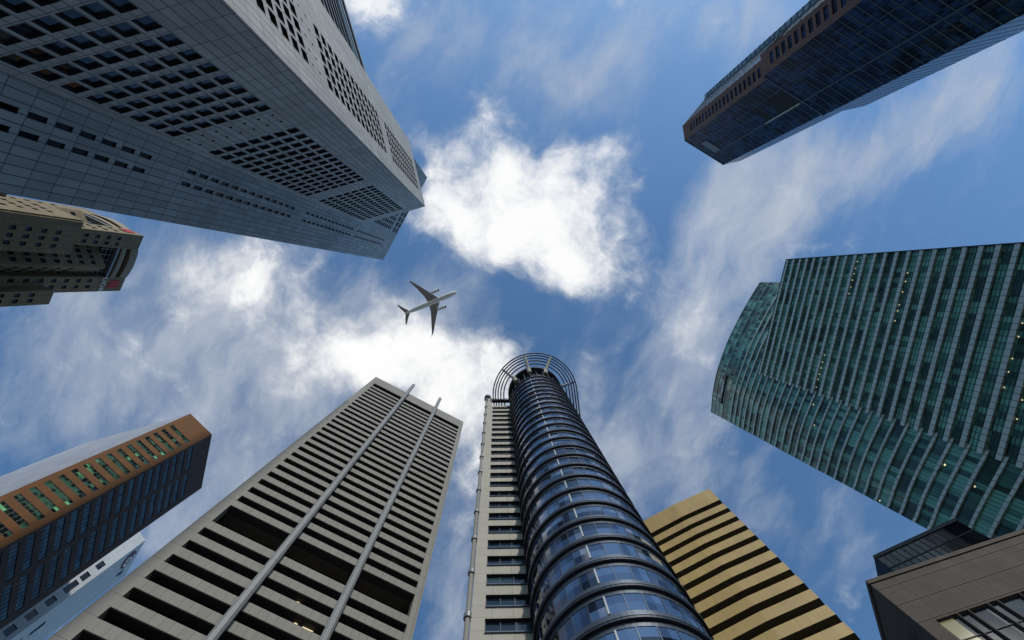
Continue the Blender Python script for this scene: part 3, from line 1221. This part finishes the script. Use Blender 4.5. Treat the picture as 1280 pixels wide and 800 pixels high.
z = H2
k = 0
while z > 60:
    zt, zb = z, z - FLG
    top = k < 5          # the crown is a lighter screen with narrow ledges
    lh = .3 if top else .85
    mb = MB()
    a, b = arc_at(zb + .02), arc_at(zt - lh)
    skin(mb, a, zb + .02, b, zt - lh, M_GL_GRN2)
    for i in range(0, len(a)):
        for h in range(2):
            if i == len(a) - 1 and h:
                continue
            pa_ = a[i] if h == 0 else (a[i] + a[i + 1]) / 2
            pb_ = b[i] if h == 0 else (b[i] + b[i + 1]) / 2
            j = min(i, len(a) - 2)
            e = (a[j + 1] - a[j]).normalized() * .05
            nq = Vector((e.y, -e.x))
            if (cenG - pa_).dot(nq) > 0:
                nq = -nq
            nq = nq.normalized() * .12
            mb.face([(*(pa_ - e + nq), zb), (*(pa_ + e + nq), zb), (*(pb_ + e + nq), zt - lh), (*(pb_ - e + nq), zt - lh)], M_MULL_G, None, (nq.x, nq.y, 0))
    mb.build('window', T)
    mb = MB()
    dl_ = .2 if top else .45
    a, b = arc_at(zt - lh, dl_), arc_at(zt, dl_)
    ai, bi = arc_at(zt - lh, -.3), arc_at(zt, -.3)
    skin(mb, a, zt - lh, b, zt, M_LEDGE)
    for i in range(len(a) - 1):
        mb.face([(*a[i], zt - lh), (*a[i + 1], zt - lh), (*ai[i + 1], zt - lh), (*ai[i], zt - lh)], M_LEDGE, None, (0, 0, -1))
        mb.face([(*b[i], zt), (*b[i + 1], zt), (*bi[i + 1], zt), (*bi[i], zt)], M_LEDGE, None, (0, 0, 1))
    for e_ in (0, -1):
        mb.face([(*a[e_], zt - lh), (*ai[e_], zt - lh), (*bi[e_], zt), (*b[e_], zt)], M_LEDGE, None, None)
    mb.build('ledge', T)
    z -= FLG
    k += 1
rg = random.Random(5)
for _ in range(7):
    k = rg.choice((17, 18, 20, 22, 23, 26, 27, 29, 30, 31))
    zt = H2 - FLG * k - 1.35
    pl = arc_at(zt, .05)
    i = rg.randrange(20, len(pl) - 1)
    Fm = Face(pl[i], pl[i + 1], cenG)
    mb = MB()
    box(mb, Fm, .3, .7, zt - .25, zt, 0, .08, M_LAMP2)
    mb.build('ceiling_lamp', T)
# side walls, lower floors and roofs
mb = MB()
A = at(950, 353, H2)
fquad(mb, Face(A, at(977, 353, H2), cenG), 0, 30, 0, H2, 0, M_GL_GRN)
pe = arc_at(H2)[-1]
skin(mb, [arc_at(60)[-1], arc_at(60)[-1] + Vector((30, -4))], 60, [pe, pe + Vector((30, -4))], H2, M_GL_GRN)
Fv = Face(v0, (v0.x + 30, v0.y - 2), cenG)
fquad(mb, Fv, 0, 30, 0, H1, 0, M_GL_GRN)
fquad(mb, F, 0, LV, 0, 41, -.05, M_GL_GRN)
skin(mb, arc_at(60), 0, arc_at(60), 61, M_GL_GRN2)
mb.build('side_wall', T)
mb = MB()
tp = arc_at(H2)
mb.face([(*p, H2 - 1) for p in tp] + [(*(tp[-1] + Vector((30, -4))), H2 - 1), (*(tp[0] + Vector((30, 0))), H2 - 1)], M_ROOF, None, (0, 0, 1))
mb.face([F.p(0, H1, 0), F.p(LV, H1, 0), F.p(LV, H1, -25), F.p(0, H1, -25)], M_ROOF, None, (0, 0, 1))
mb.build('roof', T)
# name sign on the crown: dark board with white letters
zs = 234.5
pl = arc_at(zs, .6)
ia = 27
Fk = Face(pl[23], pl[29], cenG)
mb = MB()
box(mb, Fk, 0.2, Fk.L - .2, zs - 1.6, zs + 1.6, -.4, .35, M_FRAME_D)
sg = mb.build('sign_board', T)
put_text('Keppel', 3.0, Fk, Fk.L / 2, zs, .42, M_WHITE_PAINT, sg, 'sign_lettering', .95)

# ------------------------------------------------------------------ 10 brown stone block, lower right, and 11 dark glass block behind
M_BRST = stone('brown_stone', (.056, .043, .034), 1.05, 2.15, .03, .16, .4, grime=.7)
M_BRDK = plain('dark_stone', (.075, .064, .056), .8)
M_GL_B9 = glass('dusk_glass', ((.008, .009, .012), (.02, .025, .035), (.04, .045, .06)), 1.3, 7.0, lit=.30, litcol=(.9, .85, .4), lits=.4, ior=1.3, group=1.0)
HS = 45.0
s0, s1, s2 = at(1084, 727.5, HS), at(1280, 663, HS), at(1104, 800, HS)
s1 = s0 + (s1 - s0).normalized() * 40
s2 = s0 + (s2 - s0).normalized() * 26
cen = (s1 + s2) / 2
T = thing('office_block', 'low dark brown stone block with big windows at the lower right corner', 'office building', (s0.x + 14, s0.y + 10, 0), TOWERS)
F, F2 = Face(s0, s1, cen), Face(s0, s2, cen)
hs = []
s = 1.28
W = Windows(T)
rg = random.Random(4)
while s < 38:
    for w in (1.75, .85, 1.55, .75):
        if s + w < 39:
            hs.append((s, s + w, 26.5, 39.2))
            hs.append((s, s + w, 8, 22))
        s += w + .07
mb = MB()
wall(mb, F, 0, 40, 0, HS, hs, .35, M_BRST, M_BRDK)
for z in (39.45, 41.62, 43.75):
    box(mb, F, 0, 40, z, z + .07, 0, .03, M_BRDK)
mb.build('wall', T)
for h in hs:
    W.add(F, h, .3, M_GL_B9, M_REVEAL, (('h', h[3] - 2.1), ('h', h[3] - 6.0)), .08)
W.flush()
mb = MB()
wall(mb, F2, 0, 26, 0, HS, [], .5, M_BRDK)
mb.build('side_wall', T)
for s in (3.0, 7.2, 13.5):
    mb = MB()
    box(mb, F2, s, s + .45, HS - 5, HS - 3.8, 0, 1.9, M_BRDK)
    mb.build('beam_end', T)
mb = MB()
box(mb, F, -.1, 40, HS - .35, HS + .1, -1, .1, M_BRST)
box(mb, F2, 1.05, 26, HS - .35, HS + .1, -1, .1, M_BRDK)
mb.build('coping', T)
mb = MB()
mb.face([(*s0, HS), (*s1, HS), (*(s1 + s2 - s0), HS), (*s2, HS)], M_ROOF, None, (0, 0, 1))
fquad(mb, Face(s1, s1 + s2 - s0, cen), 0, 26, 0, HS, 0, M_BRST)
fquad(mb, Face(s2, s1 + s2 - s0, cen), 0, 40, 0, HS, 0, M_BRST)
mb.build('rear_wall', T)

M_GL_BOX = glass('bronze_mirror_glass', ((.022, .019, .016), (.04, .034, .028), (.06, .05, .042)), 1.45, 3.2, ior=1.35, tilt=.02, rough=.1, group=1.0)
M_GL_BOXD = glass('black_mirror_glass', ((.006, .006, .007), (.01, .01, .012), (.02, .02, .02)), 1.45, 3.2, ior=1.25, tilt=.02)
HX = 90.0
x0, x1, x2 = at(1092, 695, HX), at(1192, 649, HX), at(1097, 721, HX)
T = thing('office_block', 'dark glass box with gridded bronze panes rising behind the brown stone block', 'office building', (x0.x + 10, x0.y + 2, 0), TOWERS)
cen = (x0 + x1) / 2 + Vector((.42, .907)) * 9
F = Face(x0, x1, cen)
mb = MB()
sp = F.L * .80
fquad(mb, F, 0, sp, 0, HX - .8, 0, M_GL_BOX)
n = 11
for i in range(n + 1):
    s = sp * i / n
    box(mb, F, s - .06, s + .06, 0, HX - .8, -.05, .1, M_REVEAL)
z = HX - 4
while z > 5:
    box(mb, F, 0, sp, z - .1, z + .1, -.05, .11, M_REVEAL)
    z -= 3.2
mb.build('curtain_wall', T)
mb = MB()
fquad(mb, F, sp, F.L, 0, HX - .8, .02, M_GL_BOXD)
z = HX - 4
while z > 5:
    box(mb, F, sp, F.L, z - .08, z + .08, 0, .1, M_FRAME_D)
    z -= 6.4
box(mb, F, sp + .5, sp + 1.6, HX - 9.2, HX - 8.4, 0, .2, M_FRAME_G)
mb.build('dark_panel', T)
mb = MB()
box(mb, F, -.15, F.L + .15, HX - .8, HX, -1, .18, M_REVEAL)
mb.build('coping', T)
mb = MB()
fquad(mb, Face(x0, x0 + (x2 - x0).normalized() * 18, cen), 0, 18, 0, HX, 0, M_GL_BOXD)
Q = [x0 + (x2 - x0).normalized() * 18, x1 + (x2 - x0).normalized() * 18]
fquad(mb, Face(x1, Q[1], cen), 0, 18, 0, HX, 0, M_GL_BOXD)
fquad(mb, Face(Q[0], Q[1], cen), 0, F.L, 0, HX, 0, M_GL_BOXD)
mb.face([(*x0, HX - .1), (*x1, HX - .1), (*Q[1], HX - .1), (*Q[0], HX - .1)], M_ROOF, None, (0, 0, 1))
mb.build('side_wall', T)

# ------------------------------------------------------------------ 12 blue glass tower with brown corner, upper right
M_BRN = stone('reddish_granite', (.15, .078, .058), 1.3, 3.8, .03, .08, .5, grime=.2)
M_GL_BLU = glass('deep_blue_glass', ((.003, .005, .012), (.007, .014, .04), (.018, .04, .095)), 1.25, 3.8, lit=0.004, litcol=(.8, .9, 1), lits=2, ior=1.2, tilt=.02, group=4.0)
M_BLACK = plain('recess_shade_black', (.006, .006, .007), .9)  # recess shade painted as flat black
M_GL_BLU2 = glass('slate_blue_glass', ((.02, .025, .05), (.03, .04, .075), (.045, .055, .1)), 1.25, 3.8, ior=1.5, tilt=.015, group=3)
M_GL_SIL = glass('silver_green_glass', ((.07, .10, .10), (.14, .18, .18), (.22, .27, .26)), 1.5, 3.8, ior=1.6, tilt=.02, group=2.0)
HT = 280.0
t0_, t1_, t2_, t3_ = at(853, 157, HT), at(855.7, 175.4, HT), at(904.7, 206, HT), at(918, 203, HT)
T = thing('office_tower', 'deep blue glass tower with reddish granite corner strip at the upper right', 'skyscraper',
          ((t0_.x + t2_.x) / 2 + 12, (t0_.y + t2_.y) / 2 - 12, 0), TOWERS)
W = Windows(T)
cen = (t1_ + t2_) / 2 + Vector((.5, -.87)) * 16
FBn, FBl, FR = Face(t0_, t1_, cen), Face(t1_, t2_, cen), Face(t2_, t3_, cen)
ZS = 196.0


def tier(za, zb, grow):
    ins = [t1_, t2_]
    e1 = FBl.t
    c1 = t1_ - e1 * grow + FBl.n * 0.0
    c2 = t2_ + e1 * grow * .3
    c0 = c1 + (t0_ - t1_)
    c3 = c2 + (t3_ - t2_)
    fb_, fl_, fr_ = Face(c0, c1, cen), Face(c1, c2, cen), Face(c2, c3, cen)
    # granite corner with one window a floor
    hs = []
    z = zb - (10 if zb == HT else 6)
    while z > max(za + 2, 20):
        hs.append((2.0 if zb == HT else 1.6, fb_.L - 2.1, z - 2.2, z))
        z -= 3.8
    mb = MB()
    wall(mb, fb_, 0, fb_.L, za, zb, hs, .35, M_BRN, M_BRN)
    mb.build('wall', T)
    for h in hs:
        W.add(fb_, h, .3, M_GL_BLU, M_FRAME_D, (('v', (h[0] + h[1]) / 2),), .08)
    # curtain wall in three bays
    L = fl_.L
    cuts = [0, L * .27, L * .64, L]
    for i in range(3):
        mb = MB()
        fquad(mb, fl_, cuts[i], cuts[i + 1], za, zb, 0, M_GL_BLU)
        z = zb - 3.8
        while z > max(za, 30):
            box(mb, fl_, cuts[i] + .1, cuts[i + 1] - .1, z - .5, z, -.02, .12, M_FRAME_D)
            z -= 3.8
        n = max(2, int((cuts[i + 1] - cuts[i]) / 1.25))
        for j in range(1, n):
            s = cuts[i] + (cuts[i + 1] - cuts[i]) * j / n
            box(mb, fl_, s - .04, s + .04, za, zb, -.02, .08, M_FRAME_D)
        mb.build('curtain_wall', T)
    for i in (1, 2):
        mb = MB()
        w = .18 if i == 1 else .4
        box(mb, fl_, cuts[i] - w, cuts[i] + w, za, zb, -.02, .22, M_NAVYD)
        mb.build('fin', T)
    mb = MB()
    box(mb, fl_, 0, L, zb - .9, zb + .3, -.5, .2, M_NAVYD)
    mb.build('coping', T)
    # side facing right of the picture
    mb = MB()
    f2 = Face(c2, c2 + (c3 - c2).normalized() * (9 if zb == HT else 16), cen)
    fquad(mb, f2, 0, f2.L, za, zb, 0, M_GL_BLU2)
    z = zb - 3.8
    while z > max(za, 30):
        box(mb, f2, 0, f2.L, z - .4, z, -.02, .05, M_NAVY)
        z -= 3.8
    mb.build('side_wall', T)
    return c0, c1, c2, c3, fb_, fl_


cu = tier(ZS, HT, 0)
cl = tier(0, ZS, 1.7)
fl_ = cu[5]
L = fl_.L
# plant louvre near the top, black slabs painting the shade of recesses mid height
mb = MB()
for i in range(7):
    z = 266 + i * .9
    box(mb, fl_, L * .27 + .3, L * .64 - .5, z, z + .55, .1, .3, M_FRAME_G)
mb.build('louvre', T)
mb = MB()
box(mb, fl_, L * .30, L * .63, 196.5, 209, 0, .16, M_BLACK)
mb.build('recess_shade', T)
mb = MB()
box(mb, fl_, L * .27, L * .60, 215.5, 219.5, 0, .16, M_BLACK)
mb.build('recess_shade', T)
mb = MB()
box(mb, fl_, L * .62, L * .645, 197, 222, .22, .42, M_CREAM)
mb.build('light_strip', T)
# silver flank behind the granite strip, in two set-back slabs
e = (cu[0] - cu[1]).normalized()
bk = -FBl.n
f3a, f3b = cu[0], cu[0] + (bk * 8 + FBn.n * -0.0)
sil = MB()
SB = at(877, 128, HT)
SC = at(880.5, 118.5, 276)
FS1 = Face(cu[0], SB, cen)
fquad(sil, FS1, 0, FS1.L, 0, HT, 0, M_GL_SIL)
z = HT - 3
while z > 60:
    box(sil, FS1, 0, FS1.L, z - 1.0, z, -.02, .12, M_NAVY)
    z -= 3.8
FS2 = Face(SB, SC, cen)
fquad(sil, FS2, 0, FS2.L, 0, 276, 0, M_GL_SIL)
z = 273
while z > 60:
    box(sil, FS2, 0, FS2.L, z - 1.0, z, -.02, .12, M_NAVY)
    z -= 3.8
sil.build('silver_wall', T)
mb = MB()
box(mb, FS2, -.3, .3, 0, 276, -.1, .3, M_NAVYD)
mb.build('fin', T)
mb = MB()
mb.face([(*cu[0], HT - .5), (*cu[1], HT - .5), (*cu[2], HT - .5), (*(cu[2] + (cu[3] - cu[2]).normalized() * 9), HT - .5), (*SB, HT - .5)], M_ROOF, None, (0, 0, 1))
mb.face([(*cl[0], ZS), (*cl[1], ZS), (*cl[2], ZS), (*(cl[2] + (cl[3] - cl[2]).normalized() * 16), ZS), (*SB, ZS)], M_ROOF, None, (0, 0, 1))
mb.build('roof', T)
W.flush()

# ------------------------------------------------------------------ 13 airliner
M_PL = plain('aircraft_white', (.85, .85, .83), .35, 0, .05)
M_PLG = plain('aircraft_grey', (.34, .32, .30), .5, 0, .1)
M_PLD = plain('engine_dark', (.02, .02, .025), .5)
HP = 600.0
nose, tailp = at(571.5, 365, HP), at(505, 392.5, HP)
Lp = (nose - tailp).length
fw = (nose - tailp).normalized()
rt = Vector((-fw.y, fw.x))          # towards the lower wing in the picture
T = thing('airliner', 'white twin engine airliner flying over the towers, grey wings seen from below', 'airplane',
          (*((nose + tailp) / 2), HP))
mid = (nose + tailp) / 2


def ap(x, y, z):
    """x forward from nose = 0 to -Lp, y to the picture's lower wing, z up"""
    p = nose + fw * x + rt * y
    return (p.x, p.y, HP + z)


mb = MB()
prof = [(0, .15, -.5), (-1.2, 1.1, -.35), (-3.2, 2.1, -.1), (-6.5, 2.85, 0), (-10, 3.05, 0), (-.68 * Lp, 3.05, 0), (-.8 * Lp, 2.5, .4), (-.9 * Lp, 1.6, 1.0), (-.97 * Lp, .8, 1.5), (-Lp, .25, 1.8)]
n = 20
for (xa, ra, za), (xb, rb, zb) in zip(prof[:-1], prof[1:]):
    for i in range(n):
        a, b = 2 * math.pi * i / n, 2 * math.pi * (i + 1) / n
        pts = [ap(xa, ra * math.cos(a), za + ra * math.sin(a)), ap(xb, rb * math.cos(a), zb + rb * math.sin(a)),
               ap(xb, rb * math.cos(b), zb + rb * math.sin(b)), ap(xa, ra * math.cos(b), za + ra * math.sin(b))]
        c = (a + b) / 2
        w = rt * math.cos(c)
        mb.face(pts, M_PL, None, (w.x, w.y, math.sin(c)))
mb.build('fuselage', T, True)


def airfoil(name, sec, m, parent):
    """sections: (x_lead, chord, y, z, thick)"""
    mb = MB()
    S = []
    for xl_, ch, y, z, th in sec:
        S.append([(xl_, y, z), (xl_ - ch * .25, y, z + th), (xl_ - ch, y, z), (xl_ - ch * .3, y, z - th * .6)])
    for A, B in zip(S[:-1], S[1:]):
        for i in range(4):
            j = (i + 1) % 4
            hint = (0, 0, 1) if i < 2 else (0, 0, -1)
            mb.face([ap(*A[i]), ap(*A[j]), ap(*B[j]), ap(*B[i])], m, None, hint)
    mb.face([ap(*q) for q in S[-1]], m)
    return mb.build(name, parent)


wl = -.335 * Lp
for sg in (-1, 1):
    yt = 33.5 if sg < 0 else 35.5
    airfoil('wing', [(wl, 13.5, sg * 1.5, -1.3, .9), (wl - 5.5, 9.2, sg * 9.5, -.7, .6), (wl - 14.5, 5.0, sg * 22, .5, .35), (wl - 21.5, 2.2, sg * (yt - 2.5), 1.6, .18), (wl - 24.2, .8, sg * yt, 2.2, .08)], M_PLG, T)
    airfoil('winglet', [(wl - 24.0, 1.6, sg * yt, 2.1, .15), (wl - 25.6, .9, sg * (yt + 1.3), 3.8, .1)], M_PL, T)
    # engine
    ye, xe = sg * 10.4, wl + 1.2
    eng = MB()
    ep = [(1.6, 1.7), (1.2, 2.0), (-1.2, 2.15), (-5, 1.8), (-7.4, 1.2)]
    for (xa, ra), (xb, rb) in zip(ep[:-1], ep[1:]):
        for i in range(16):
            a, b = 2 * math.pi * i / 16, 2 * math.pi * (i + 1) / 16
            w = rt * math.cos((a + b) / 2)
            eng.face([ap(xe + xa, ye + ra * math.cos(a), -2.6 + ra * math.sin(a)), ap(xe + xb, ye + rb * math.cos(a), -2.6 + rb * math.sin(a)),
                      ap(xe + xb, ye + rb * math.cos(b), -2.6 + rb * math.sin(b)), ap(xe + xa, ye + ra * math.cos(b), -2.6 + ra * math.sin(b))], M_PL, None, (w.x, w.y, math.sin((a + b) / 2)))
    eo = eng.build('engine', T, True)
    inn = MB()
    inn.face([ap(xe + 1.3, ye + 1.5 * math.cos(2 * math.pi * i / 16), -2.6 + 1.5 * math.sin(2 * math.pi * i / 16)) for i in range(16)], M_PLD, None, (fw.x, fw.y, 0))
    inn.face([ap(xe - 7.3, ye + 1.15 * math.cos(2 * math.pi * i / 16), -2.6 + 1.0 * math.sin(2 * math.pi * i / 16)) for i in range(16)], M_PLD, None, (-fw.x, -fw.y, 0))
    for i in range(16):
        a, b = 2 * math.pi * i / 16, 2 * math.pi * (i + 1) / 16
        inn.face([ap(xe + 1.62, ye + 1.72 * math.cos(a), -2.6 + 1.72 * math.sin(a)), ap(xe + 2.9, ye + 1.45 * math.cos(a), -2.6 + 1.45 * math.sin(a)),
                  ap(xe + 2.9, ye + 1.45 * math.cos(b), -2.6 + 1.45 * math.sin(b)), ap(xe + 1.62, ye + 1.72 * math.cos(b), -2.6 + 1.72 * math.sin(b))], M_PLD)
    inn.build('intake', eo)
    airfoil('tailplane', [(-.885 * Lp, 6.2, sg * .6, 1.3, .4), (-.885 * Lp - 5.6, 3.6, sg * 6.5, 1.9, .25), (-.885 * Lp - 10.0, 1.5, sg * 12.4, 2.4, .1)], M_PLG, T)
mb = MB()
fx = -.84 * Lp
for y in (-.25, .25):
    w = rt * y
    mb.face([ap(fx, y, 2.2), ap(fx - 7.5, y * .4, 11), ap(fx - 10.5, y * .4, 11), ap(fx - 9.2, y, 1.8)], M_PL, None, (w.x, w.y, 0))
mb.build('tail_fin', T)

# ------------------------------------------------------------------ ground
M_PAVE = stone('plaza_granite', (.15, .145, .14), .9, .9, .012, .12, .5, grime=.3)
mb = MB()
mb.face([(-1500, -1500, 0), (1500, -1500, 0), (1500, 1500, 0), (-1500, 1500, 0)], M_PAVE, None, (0, 0, 1))
g = mb.build('ground')
g['kind'] = 'structure'

# ------------------------------------------------------------------ sky
SUN_DIR = Vector((.26, -.965, .72)).normalized()
EL = math.asin(SUN_DIR.z)
AZ = math.atan2(SUN_DIR.x, SUN_DIR.y)
world = bpy.data.worlds.new('World')
scene.world = world
world.use_nodes = True
t = NT(world.node_tree)
out = t.n('OutputWorld')
bg = t.n('Background')
t.t.links.new(bg.outputs[0], out.inputs[0])
sky = t.n('TexSky', sky_type='NISHITA', sun_disc=False, sun_elevation=EL, sun_rotation=AZ, altitude=0, air_density=1.0, dust_density=.6, ozone_density=2.0)
SKY_S = .15
bg.inputs['Strength'].default_value = SKY_S
dirv = t.n('TexCoord').outputs['Generated']
sp = t.n('SeparateXYZ')
t.put(sp.inputs[0], dirv)
zc = t.m('MAXIMUM', sp.outputs[2], .06)
cb = t.n('CombineXYZ')
t.put(cb.inputs[0], t.m('DIVIDE', sp.outputs[0], zc))
t.put(cb.inputs[1], t.m('DIVIDE', sp.outputs[1], zc))
P = cb.outputs[0]           # position on a flat cloud layer


def W2(u, v):
    d = ray(u, v)
    return (d.x / d.z, d.y / d.z)


w1 = t.noise(P, 3.2, 3, .5, out=1)
PW = t.v('ADD', P, t.v('SCALE', t.v('SUBTRACT', w1, (.5, .5, .5)), scale=.10))
w2 = t.noise(PW, 11, 3, .55, out=1)
PW = t.v('ADD', PW, t.v('SCALE', t.v('SUBTRACT', w2, (.5, .5, .5)), scale=.045))


def blobs(lst, vec):
    """soft cover map: (u, v, ru, rv, turn, amount) in survey units"""
    tot = None
    for (u, v, ru, rv, ang, amt) in lst:
        mp = t.n('Mapping', vector_type='TEXTURE')
        c = W2(u, v)
        t.put(mp.inputs['Vector'], vec)
        mp.inputs['Location'].default_value = (c[0], c[1], 0)
        mp.inputs['Rotation'].default_value = (0, 0, R(ang))
        mp.inputs['Scale'].default_value = (ru / FPX, rv / FPX, 1)
        l = t.v('LENGTH', mp.outputs[0])
        q = t.m('MULTIPLY', t.smooth(l, 1.0, 0.0), amt)
        tot = q if tot is None else t.m('ADD', tot, q)
    return tot


CUM = [(640, 255, 215, 150, 20, .78), (592, 165, 75, 110, 0, .5), (560, 275, 110, 75, 10, .45), (745, 215, 100, 110, 0, .5), (718, 330, 150, 80, 25, .75), (660, 250, 110, 90, 0, .3),
       (555, 478, 160, 90, 0, 1.0), (490, 440, 220, 75, -10, .65), (370, 460, 260, 95, -20, .4), (610, 440, 80, 60, 0, .35),
       (310, 335, 230, 95, 10, .5), (230, 400, 240, 110, -20, .35), (420, 320, 110, 50, 0, .2), (465, 5, 110, 70, 0, .9), (590, 560, 110, 180, 10, .55), (600, 650, 80, 150, 0, .3),
       (745, 530, 60, 120, -20, .5), (868, 430, 85, 150, 20, .45)]
CIR = [(620, 50, 260, 90, 0, .3), (740, 120, 160, 80, 0, .25), (885, 385, 130, 280, 25, .85), (950, 260, 120, 170, 30, .45), (850, 560, 180, 130, 0, .35), (740, 540, 70, 170, -15, .55), (800, 590, 130, 80, 10, .4),
       (1060, 190, 260, 90, -15, .65), (1180, 130, 200, 90, -20, .35), (960, 640, 140, 80, 30, .4), (1045, 630, 50, 110, -15, .3), (160, 410, 380, 190, 0, .75), (100, 520, 260, 120, -10, .25),
       (330, 530, 380, 160, -30, .75), (880, 20, 240, 90, 0, .45), (560, 120, 200, 140, 0, .15), (390, 390, 340, 150, 0, .5), (280, 640, 180, 120, 0, .3), (1230, 60, 200, 120, 0, .25), (575, 700, 90, 220, 0, .45), (520, 360, 90, 60, 0, .15)]
n1 = t.m('ADD', t.m('MULTIPLY', t.noise(PW, 5.0, 10, .62), .65), t.m('MULTIPLY', t.noise(t.v('ADD', PW, (7, 2, 0)), 14.0, 8, .62), .35))
nb = t.noise(t.v('ADD', P, (3.1, 1.7, 0)), 2.4, 4, .55)
B1 = t.m('SMOOTH_MIN', blobs(CUM, PW), 1.0, .35)
c1 = t.m('MULTIPLY', t.smooth(t.m('ADD', t.m('MULTIPLY', B1, .9), t.m('MULTIPLY', t.m('SUBTRACT', n1, .5), 2.9)), .16, 1.05), .96)
mp = t.n('Mapping', vector_type='TEXTURE')
t.put(mp.inputs['Vector'], PW)
mp.inputs['Rotation'].default_value = (0, 0, R(-62))
mp.inputs['Scale'].default_value = (1.6, .75, 1)
n2 = t.noise(mp.outputs[0], 5.5, 9, .6, dist=.1)
B2 = t.m('SMOOTH_MIN', blobs(CIR, PW), .8, .3)
c2 = t.m('MULTIPLY', t.smooth(t.m('ADD', t.m('ADD', B2, .02), t.m('MULTIPLY', t.m('SUBTRACT', n2, .5), 2.3)), .0, 1.35), .85)
# beyond the picture: scattered broken cloud
rr = t.v('LENGTH', P)
c3 = t.m('MULTIPLY', t.smooth(nb, .5, .68), t.m('MULTIPLY', t.smooth(rr, 1.15, 2.0), .7))
cov = t.m('SUBTRACT', 1.0, t.m('MULTIPLY', t.m('SUBTRACT', 1.0, c1), t.m('MULTIPLY', t.m('SUBTRACT', 1.0, c2), t.m('SUBTRACT', 1.0, c3))))
GLOW = [(650, 245, 150, 110, 15, .9), (555, 478, 90, 70, 0, 1.3), (590, 540, 60, 90, 0, .4), (720, 330, 80, 60, 0, .5), (740, 210, 60, 60, 0, .35), (870, 350, 90, 160, 20, .35), (470, 10, 60, 40, 0, .5), (300, 340, 120, 60, 0, .25)]
gl = blobs(GLOW, PW)
thick = t.m('MULTIPLY', t.m('ADD', c1, t.m('MULTIPLY', gl, .9)), t.m('ADD', .55, t.m('MULTIPLY', n1, .9)), clamp=True)
K = 1.0 / SKY_S
ccol = t.mix(thick, (.56 * K, .61 * K, .69 * K), (1.10 * K, 1.10 * K, 1.09 * K))
blue = t.mix(1.0, sky.outputs[0], (.74, 1.02, 1.16), 'MULTIPLY')
final = t.mix(cov, blue, ccol)
t.put(bg.inputs['Color'], final)

sun = bpy.data.lights.new('sun', 'SUN')
sun.energy = 3.0
sun.angle = R(2)
sun.color = (1, .93, .82)
so = bpy.data.objects.new('sun', sun)
COL.objects.link(so)
so.rotation_euler = (-SUN_DIR).to_track_quat('-Z', 'Y').to_euler()
so.location = (0, 0, 320)

# ------------------------------------------------------------------ camera
cam = bpy.data.cameras.new('camera')
cam.sensor_fit = 'HORIZONTAL'
cam.sensor_width = 36
cam.lens = 36 * FPX / 1280
cam.clip_end = 5000
cam.clip_start = .1
co = bpy.data.objects.new('camera', cam)
COL.objects.link(co)
ax_x = ROT @ Vector((1, 0, 0))
ax_y = ROT @ Vector((0, -1, 0))
ax_z = ROT @ Vector((0, 0, -1))
Mx = Matrix((ax_x, ax_y, ax_z)).transposed()
co.matrix_world = Matrix.Translation(EYE) @ Mx.to_4x4()
scene.camera = co

scene.view_settings.view_transform = 'Standard'
scene.view_settings.look = 'None'
scene.view_settings.exposure = -0.12
scene.view_settings.gamma = 1.0
scene.cycles.max_bounces = 6
